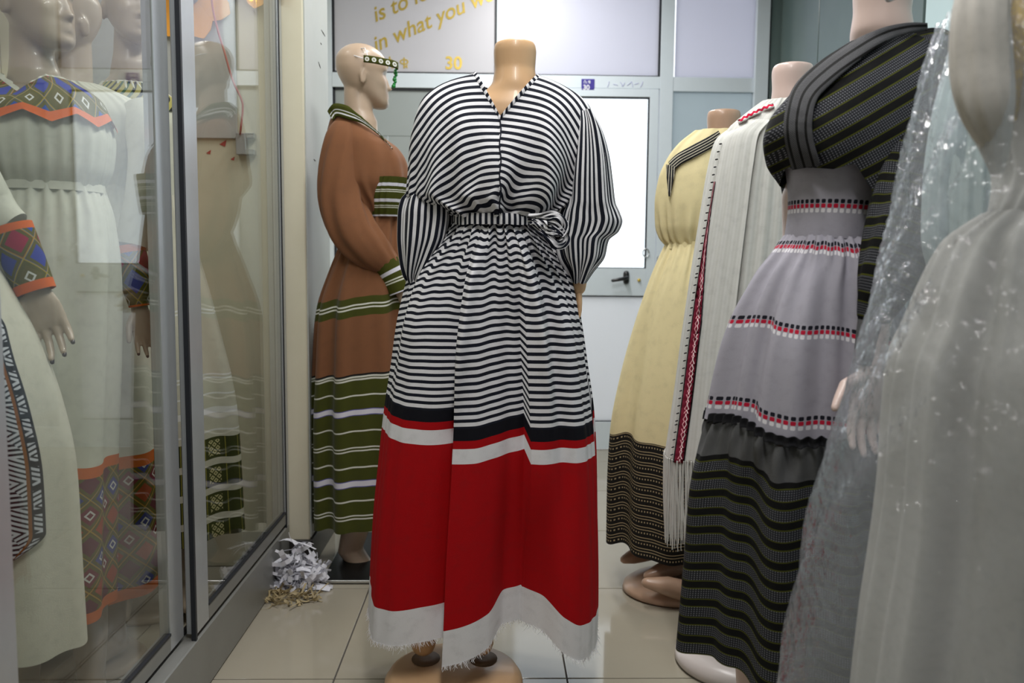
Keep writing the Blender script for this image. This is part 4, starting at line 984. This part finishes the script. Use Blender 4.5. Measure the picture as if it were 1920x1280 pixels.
def emb2(p, top, bot=None, edge=14, dark=False):
    e = emb(p, dark)
    def f(nt, u, v):
        c = colmix(nt, v.gt(top), IV, (.60, .13, .02)); c = colmix(nt, v.gt(top + edge), c, e(nt, u, v))
        return colmix(nt, v.gt(bot), c, (.60, .13, .02)) if bot else c
    return f
M_IV = cloth('ivory_cloth', IV, trans=.15); M_IVS = cloth('ivory_embroidered_hem', emb2(62, 896, 1186, 22, True), trans=.1); M_IVS2 = cloth('ivory_embroidered_hem_dark', emb2(58, 880, 1138, 24, True), trans=.1)
M_EMC = cloth('embroidered_cuff', lambda nt, u, v: colmix(nt, (v - 62).ab().gt(48), emb(68)(nt, u, v), (.66, .13, .02)))
M_EMN = cloth('embroidered_collar', lambda nt, u, v: colmix(nt, v.gt(190), emb(50)(nt, u, v), (.66, .13, .02)))
GRN = (.035, .042, .012)
def green_hem(nt, u, v):
    c = (.62, .60, .50)
    w = wl(v, 590, 1.6).mx(wl(v, 597, 1.6)).mx(wl(v, 722, 1.6)).mx(wl(v, 729, 1.6)).mx(wl(v, 760, 1.6)).mx(wl(v, 793, 6)).mx(wl(v, 832, 1.8))
    c = colmix(nt, w, c, (.80, .80, .78))
    k = ((v - 846) / 54.0).fr(); g = k.lt(.76) * v.gt(846); q = (u / 110.0).fr()
    m = q.bt(.40, .62) * ((u / 7.0).pp(1.0) + (v / 7.0).pp(1.0)).fr().bt(.25, .75) * k.bt(.10, .66); r = q.bt(.02, .18) * k.bt(.10, .66)
    y = q.bt(.24, .26).mx(q.bt(.33, .345)).mx(q.bt(.70, .715)).mx(q.bt(.92, .935))
    gc = colmix(nt, r, GRN, (.16, .02, .015)); gc = colmix(nt, m, gc, (.55, .50, .26)); gc = colmix(nt, y, gc, (.30, .27, .05))
    return colmix(nt, g, c, gc)
M_GRH = cloth('striped_green_hem', green_hem, trans=.15)
def dband(nt, u, v):
    z = ((v / 96.0).fr() - .5).ab() * 2.0; uu = u / 120.0            # 0..1 over the band
    lines = ((uu * 3.0 + z * 3.2) * 1.6).fr().lt(.42); tri = ((uu - .45).ab() * 2.2).lt(z - .1)
    c = colmix(nt, lines, (.55, .56, .60), (.015, .015, .02)); c = colmix(nt, tri * ((v / 96.0).fr().gt(.5)), c, colmix(nt, ((v / 9.0).fr()).lt(.5), (.55, .56, .60), (.02, .02, .025)))
    c = colmix(nt, uu.bt(.74, .80), c, (.24, .08, .012)); e = uu.bt(.80, 1.0) * ((v / 46.0).fr().lt(.22)); c = colmix(nt, uu.bt(.80, .83).mx(uu.gt(.955)).mx(e), c, (.015, .015, .02))
    return c
M_DB = cloth('black_white_band', dband)

def cased(idx, name, rows_top, rows_skirt, Y, mats, label, seed, extra=None):
    t = thing(name, (P(sum(rows_skirt[-1][1:3]) / 2, 900, Y)[0], Y, .15), label, 'dress')
    q1, q2 = folds(seed, 6, 11, 4), folds(seed + 1, 22, 36, 5); v0 = rows_skirt[0][0]
    loft('skirt', rows_skirt, Y, mats[1], t, N=260, M=90, disp=lambda p, v: (q1(p) * (.003 + .014 * sstep(v0 + 30, v0 + 250, v)) + q2(p) * .006 * (1 - sstep(v0, v0 + 160, v)), q1(p) * 4, 0))
    o, Bp = loft('bodice', rows_top, Y, mats[0], t, N=200, M=50, disp=lambda p, v: (q2(p) * .004 + q1(p) * .004, (30 * (1 - sstep(138, 195, v)) * np.clip(1 - np.abs(np.sin(p - math.pi)) * 1.5, 0, 1) * (np.cos(p) < 0)) if idx == 0 else 0, 0))
    return t, Bp
def cased_mannequin(px, py, Y, ztop, rot, turn, label, mat=M_GREYSK, bend=None):
    X = P(px, py, Y)[0]; t = thing('mannequin', (X, Y, 0), label, 'mannequin')
    mannequin_body('body', (X, Y, .03), rot, (ztop - .03) / 1.719, mat, t, head=True, headturn=turn, voxel=.0048, bend=bend, narrow=.5)
    lathe('base', [(.02, 0), (.13, 0), (.135, .01), (.12, .026), (.02, .03)], X, Y, mat, t)
    return t
# A: nearest embroidered ivory dress
AY = 1.78
ma = cased_mannequin(62, 60, AY, 1.70, .9, .35, 'grey-beige mannequin wearing the ivory dress with the wide embroidered collar')
hand_part('hand', P(63, 536, AY - .19), (.33, .0, -.94), (-1, -.25, -.35), .165, M_GREYSK, ma, .30, .12, .4, M_NAIL)
da, AB = cased(0, 'ivory_dress', [(135, 10, 125, .06), (160, -45, 165, .09), (195, -70, 192, .11), (250, -80, 206, .125), (300, -72, 202, .12), (345, -55, 186, .10)],
               [(340, -55, 186, .10), (400, -75, 204, .12), (500, -95, 214, .14), (700, -125, 212, .16), (880, -145, 207, .165), (1208, -150, 205, .17)], AY, (M_IV, M_IVS), 'ivory dress with a wide embroidered collar, cuffs and red embroidered hem', 81)
loft('waistband', [(336, -57, 189, .105), (352, -60, 192, .108)], AY, M_IV, da, N=160, M=8)
loft('collar', [(138, 0, 133, .070), (160, -54, 176, .104), (180, -70, 193, .119), (203, -84, 208, .130)], AY - .002, M_EMN, da, N=220, M=40, disp=lambda p, v: (.002, np.abs(((p * 3.2) % 2) - 1) * 18 * sstep(165, 203, v) + 30 * (1 - sstep(138, 195, v)) * np.clip(1 - np.abs(np.sin(p - math.pi)) * 1.5, 0, 1) * (np.cos(p) < 0), 0))
cA = AY - .19
sweep('sleeve', [(-75, 215, AY - .02, 45), (-70, 300, cA, 52), (-20, 390, cA, 46), (22, 428, cA, 36)], M_IV, da, 40, 48, .8)
sweep('cuff', [(20, 424, cA, 38), (44, 488, cA, 38), (68, 548, cA, 36)], M_EMC, da, 24, 48, .8)
# B: the one behind it
BY2 = 2.14
mb = cased_mannequin(128, 80, BY2, P(130, -35, BY2)[2], -.55, -.1, 'grey-beige mannequin looking down, behind the one with the wide embroidered collar')
hand_part('hand', P(262, 578, BY2 - .2), (.2, 0, -.98), (-1, -.5, 0), .13, M_GREYSK, mb, .4, .1, .4, M_NAIL)
db, BBp = cased(1, 'ivory_dress', [(150, 75, 190, .06), (175, 40, 250, .09), (210, 20, 285, .11), (270, 15, 290, .12), (345, 50, 258, .10)],
                [(340, 50, 258, .10), (440, 20, 262, .13), (600, -10, 284, .155, -15), (850, -40, 309, .17, -30), (1160, -55, 318, .18, -36)], BY2, (M_IV, M_IVS2), 'ivory dress with an embroidered cuff and dark red hem, behind the wide-collared one', 85)
sweep('sleeve', [(262, 205, BY2 - .02, 34), (276, 290, BY2 - .1, 34), (268, 380, BY2 - .17, 34), (248, 462, BY2 - .2, 32)], M_IV, db, 40, 48, .8)
sweep('cuff', [(240, 460, BY2 - .2, 30), (252, 515, BY2 - .2, 29), (263, 574, BY2 - .2, 20)], M_EMC, db, 24, 48, .8)
# C: striped gauze dress with green bands
CY3 = 2.50
mc = cased_mannequin(245, 60, CY3, P(245, -60, CY3)[2], .5, .2, 'pale mannequin behind the sliding post, wearing the green-hemmed dress')
dc, CB = cased(2, 'gauze_dress', [(150, 195, 290, .06), (180, 170, 330, .09), (230, 165, 345, .11), (300, 185, 345, .105), (370, 215, 345, .09)],
               [(365, 212, 346, .09), (430, 205, 360, .11), (600, 195, 400, .13, -20), (800, 190, 443, .15, -36), (1040, 185, 458, .16, -44)], CY3, (M_IV, M_GRH), 'sheer ivory dress with white stripes and four green embroidered bands', 89)
loft('collar', [(152, 192, 294, .064), (180, 168, 334, .096), (200, 162, 342, .104)], CY3, cloth('green_collar', lambda nt, u, v: colmix(nt, ((u + v) / 18).fr().lt(.4), (.36, .32, .10), colmix(nt, (u / 60).fr().lt(.4), (.02, .02, .02), (.04, .10, .05)))), dc, N=160, M=16)
# D: hanging cotton dress with a black and white band
DY = 1.54
dd = thing('cotton_dress', (P(0, 900, DY)[0], DY, .2), 'cream cotton dress with a black and white patterned band edged in orange', 'dress')
d1 = folds(93, 5, 9, 4)
DR = [(425, -170, -70, .05), (500, -175, -12, .07), (560, -180, 22, .085), (640, -185, 62, .10), (780, -190, 112, .11), (900, -195, 138, .115), (1100, -200, 150, .12), (1262, -205, 160, .12)]
loft('dress_body', DR, DY, cloth('cream_cotton', (.60, .58, .48), weave=.3), dd, N=220, M=80, disp=lambda p, v: (d1(p) * .005, d1(p) * 5, 0))
n = 110; m = 10; G = np.zeros((n, m, 3)); U = np.zeros((n, m, 2)); DA = np.array(DR)
for i, y in enumerate(np.linspace(470, 1085, n)):
    xl, xr, b = (float(pchip(DA[:, 0], DA[:, k], [y])[0]) for k in (1, 2, 3)); cx, hw = (xl + xr) / 2, (xr - xl) / 2
    for j in range(m):
        t = .40 + (.10 + .36 * sstep(470, 620, y)) * j / (m - 1) * (1 - .8 * sstep(1015, 1085, y) * j / (m - 1)); t = min(t + .12 * (1 - sstep(470, 700, y)), .97)
        yy = DY - b * math.sqrt(1 - t * t) - .010; zz = P(cx, y, DY - b)[2]; L, R_ = P(xl, y, DY)[0], P(xr, y, DY)[0]
        G[i, j] = ((L + R_) / 2 + (R_ - L) / 2 * t + .004, yy, zz); U[i, j] = (120 * j / (m - 1), y)
grid('patterned_band', G, U, M_DB, dd, .002)
hg = P(-70, 430, DY)
tube('hanger_loop', [hg, hg + [0, 0, .03]], .02, M_WCL, dd)

# ================================================================= heap of paper shreds by the pillar
ps = thing('paper_shreds', (P(545, 1110, 2.62)[0], 2.66, 0), 'heap of white paper shreds swept into the corner by the showcase', 'scraps')
M_PAP = mottled('white_paper', (.66, .66, .74), (.72, .72, .76), 20, .8); M_STRAW = mottled('yellow_scraps', (.36, .26, .09), (.42, .36, .25), 30, .8)
def shreds(name, cx, cy, rx, ry, hgt, n, mat, w, ln):
    r = random.Random(n); bm = bmesh.new()
    for _ in range(n):
        a = r.uniform(0, 6.28); q = math.sqrt(r.random()); x, y = cx + rx * q * math.cos(a), cy + ry * q * math.sin(a)
        z = .006 + hgt * (1 - q) * r.uniform(.2, 1); d = Vector((r.uniform(-1, 1), r.uniform(-1, 1), r.uniform(-.35, .5))).normalized(); s = d.orthogonal(); s.rotate(Matrix.Rotation(r.uniform(0, 6), 3, d))
        p = Vector((x, y, z)); L = ln * r.uniform(.5, 1.3); ww = w * r.uniform(.4, 1.2); prev = None; c = r.uniform(-9, 9)
        for k in range(6):
            vs = [bm.verts.new((p + s * ww)), bm.verts.new((p - s * ww))]
            for v in vs: v.co.z = max(.002, v.co.z)
            if prev: bm.faces.new((prev[0], vs[0], vs[1], prev[1]))
            prev = vs; p = p + d * L / 5; d.rotate(Matrix.Rotation(c * .08, 3, s))
    o = bm_obj(name, bm, mat, ps); m = o.modifiers.new('t', 'SOLIDIFY'); m.thickness = .0006; tag(o, kind='stuff')
pa = P(548, 1110, 2.66)[0]
shreds('white_shreds', pa + .005, 2.70, .08, .09, .16, 260, M_PAP, .0065, .075)
shreds('yellow_shreds', pa - .01, 2.57, .11, .05, .02, 130, M_STRAW, .003, .055)

# ================================================================= gowns hanging in plastic on the right
HY = 1.02
M_GOWN = cloth('cream_gown_cloth', (.60, .57, .53), trans=.15); M_AQUA = cloth('pale_aqua_cloth', (.60, .70, .70), trans=.15)
def wrinkled_plastic(name, haze, tint):
    m = thin_glass(name, tint, .12, haze, (.80, .84, .92)); nt = m.node_tree; tc = nt.nodes.new('ShaderNodeTexCoord')
    g = next(n for n in nt.nodes if n.type == 'BSDF_GLOSSY')
    bp = nt.nodes.new('ShaderNodeBump'); bp.inputs['Strength'].default_value = 1.0; bp.inputs['Distance'].default_value = .02
    h = noise(nt, tc.outputs['Object'], 26, 4, .6) + noise(nt, tc.outputs['Object'], 9, 3) * 1.5
    nt.links.new(h.k, bp.inputs['Height']); nt.links.new(bp.outputs[0], g.inputs['Normal'])
    f = next(n for n in nt.nodes if n.type == 'VECT_MATH'); nt.links.new(bp.outputs[0], f.inputs[0]); return m
M_PLAST = wrinkled_plastic('clear_plastic', .19, (.93, .95, .97))
rail = thing('clothes_rail', (.80, 1.0, 1.66), 'steel clothes rail hung from the ceiling above the gowns in plastic', 'rail')
tube('bar', [(.80, .55, 1.66), (.80, 1.35, 1.66)], .012, M_STEEL, rail)
for y in (.6, 1.3): tube('hanging_rod', [(.80, y, 1.67), (.80, y, 2.88)], .008, M_STEEL, rail)
hg_ = folds(95, 6, 12, 5); hg2 = folds(96, 16, 26, 5)
gw = thing('cream_gown', (P(1880, 900, HY)[0], HY, .1), 'cream satin gown with gathered skirt hanging inside a plastic cover', 'dress')
gf = lambda p, v: (hg_(p) * (.004 + .018 * sstep(420, 700, v)) + hg2(p) * .007, 0, 0)
loft('skirt', [(388, 1868, 2040, .07), (408, 1838, 2060, .09), (440, 1800, 2080, .11), (530, 1762, 2110, .13), (620, 1738, 2130, .14), (720, 1704, 2150, .15), (850, 1690, 2160, .155), (1000, 1680, 2170, .16), (1150, 1662, 2180, .165), (1330, 1635, 2190, .17), (1850, 1575, 2230, .18)], HY, M_GOWN, gw, N=240, M=90, disp=gf)
_, HB = loft('bodice', [(-60, 1885, 2000, .06), (30, 1872, 2030, .09), (150, 1880, 2040, .10), (300, 1900, 2030, .09), (392, 1872, 2042, .07)], HY, M_GOWN, gw, N=160, M=40, disp=lambda p, v: (hg2(p) * .004, 0, 0))
sweep('sleeve', [(1850, -60, HY - .02, 40), (1838, 30, HY - .05, 50), (1840, 130, HY - .06, 54), (1850, 200, HY - .07, 48), (1864, 265, HY - .07, 30), (1870, 325, HY - .07, 12)], M_GOWN, gw, 50, 60, .8, lambda a, t: .07 * hg_(a))
M_GLD = cloth('gold_embroidery', lambda nt, u, v: colmix(nt, noise(nt, None, 40).gt(.5), (.55, .36, .02), (.30, .20, .08)))
ribbon('gold_trim', [(1918, -40, 18, 0), (1912, 60, 17, 4), (1904, 140, 14, 8), (1896, 225, 10, 10)], HB, M_GLD, gw, 30, .006, .003)
def hanger(t, x, y, z):
    tube('hanger', [(x - .14, y, z - .09), (x, y, z - .03), (x + .14, y, z - .09)], .006, M_STEEL, t)
    tube('hanger_hook', [(x, y, z - .03), (x, y, z + .05), (x + .015, y, z + .075), (x + .03, y, z + .06)], .003, M_STEEL, t, 6)
hanger(gw, P(1940, 0, HY)[0], HY, 1.56)
ag = thing('aqua_gown', (P(1795, 400, HY + .24)[0], HY + .24, .8), 'pale aqua gown hanging behind the cream gown in plastic', 'dress')
loft('gown_body', [(40, 1800, 1880, .04), (120, 1776, 1890, .05), (230, 1752, 1890, .06), (330, 1742, 1880, .065), (440, 1738, 1880, .065), (560, 1762, 1890, .06), (800, 1780, 1900, .06)], HY + .24, M_AQUA, ag, N=120, M=50, disp=lambda p, v: (hg2(p) * .004, 0, 0))
hanger(ag, P(1840, 0, HY + .24)[0], HY + .24, 1.56)
pc_ = thing('plastic_cover', (P(1800, 900, HY)[0], HY, .1), 'clear wrinkled plastic garment cover over the hanging gowns', 'cover')
pw = folds(97, 9, 17, 6); pw2 = folds(98, 30, 50, 5)
loft('film', [(-60, 1805, 2050, .13), (20, 1785, 2060, .16), (120, 1764, 2070, .175), (330, 1720, 2090, .185), (480, 1688, 2110, .19), (680, 1641, 2130, .195), (830, 1602, 2145, .20), (950, 1565, 2150, .20), (1330, 1490, 2170, .205), (1950, 1400, 2230, .21)], HY + .02, M_PLAST, pc_, N=260, M=140,
     disp=lambda p, v: (pw(p + v * .0016) * .006 + pw2(p - v * .004) * .0018, 0, 0))

# unseen strip lamp, added only to brighten the inside of the showcase
sl = thing('added_showcase_lamp', (-1.2, 1.9, 2.9), 'unseen slim strip lamp added on the ceiling to brighten the glass showcase', 'lamp')
box('housing', -1.225, -1.175, 1.2, 2.6, 2.87, 2.899, M_WALL, sl)
tube('tube', [(-1.2, 1.25, 2.855), (-1.2, 2.55, 2.855)], .012, bpy.data.materials['lamp_tube'], sl, 10)
l = bpy.data.lights.new('lamp_light', 'AREA'); l.shape = 'RECTANGLE'; l.size = .06; l.size_y = 1.3; l.energy = 5.5; l.color = (1, 1, .97)
lo = bpy.data.objects.new('lamp_light', l); COL.objects.link(lo); lo.parent = sl; lo.location = (0, 0, -.07)
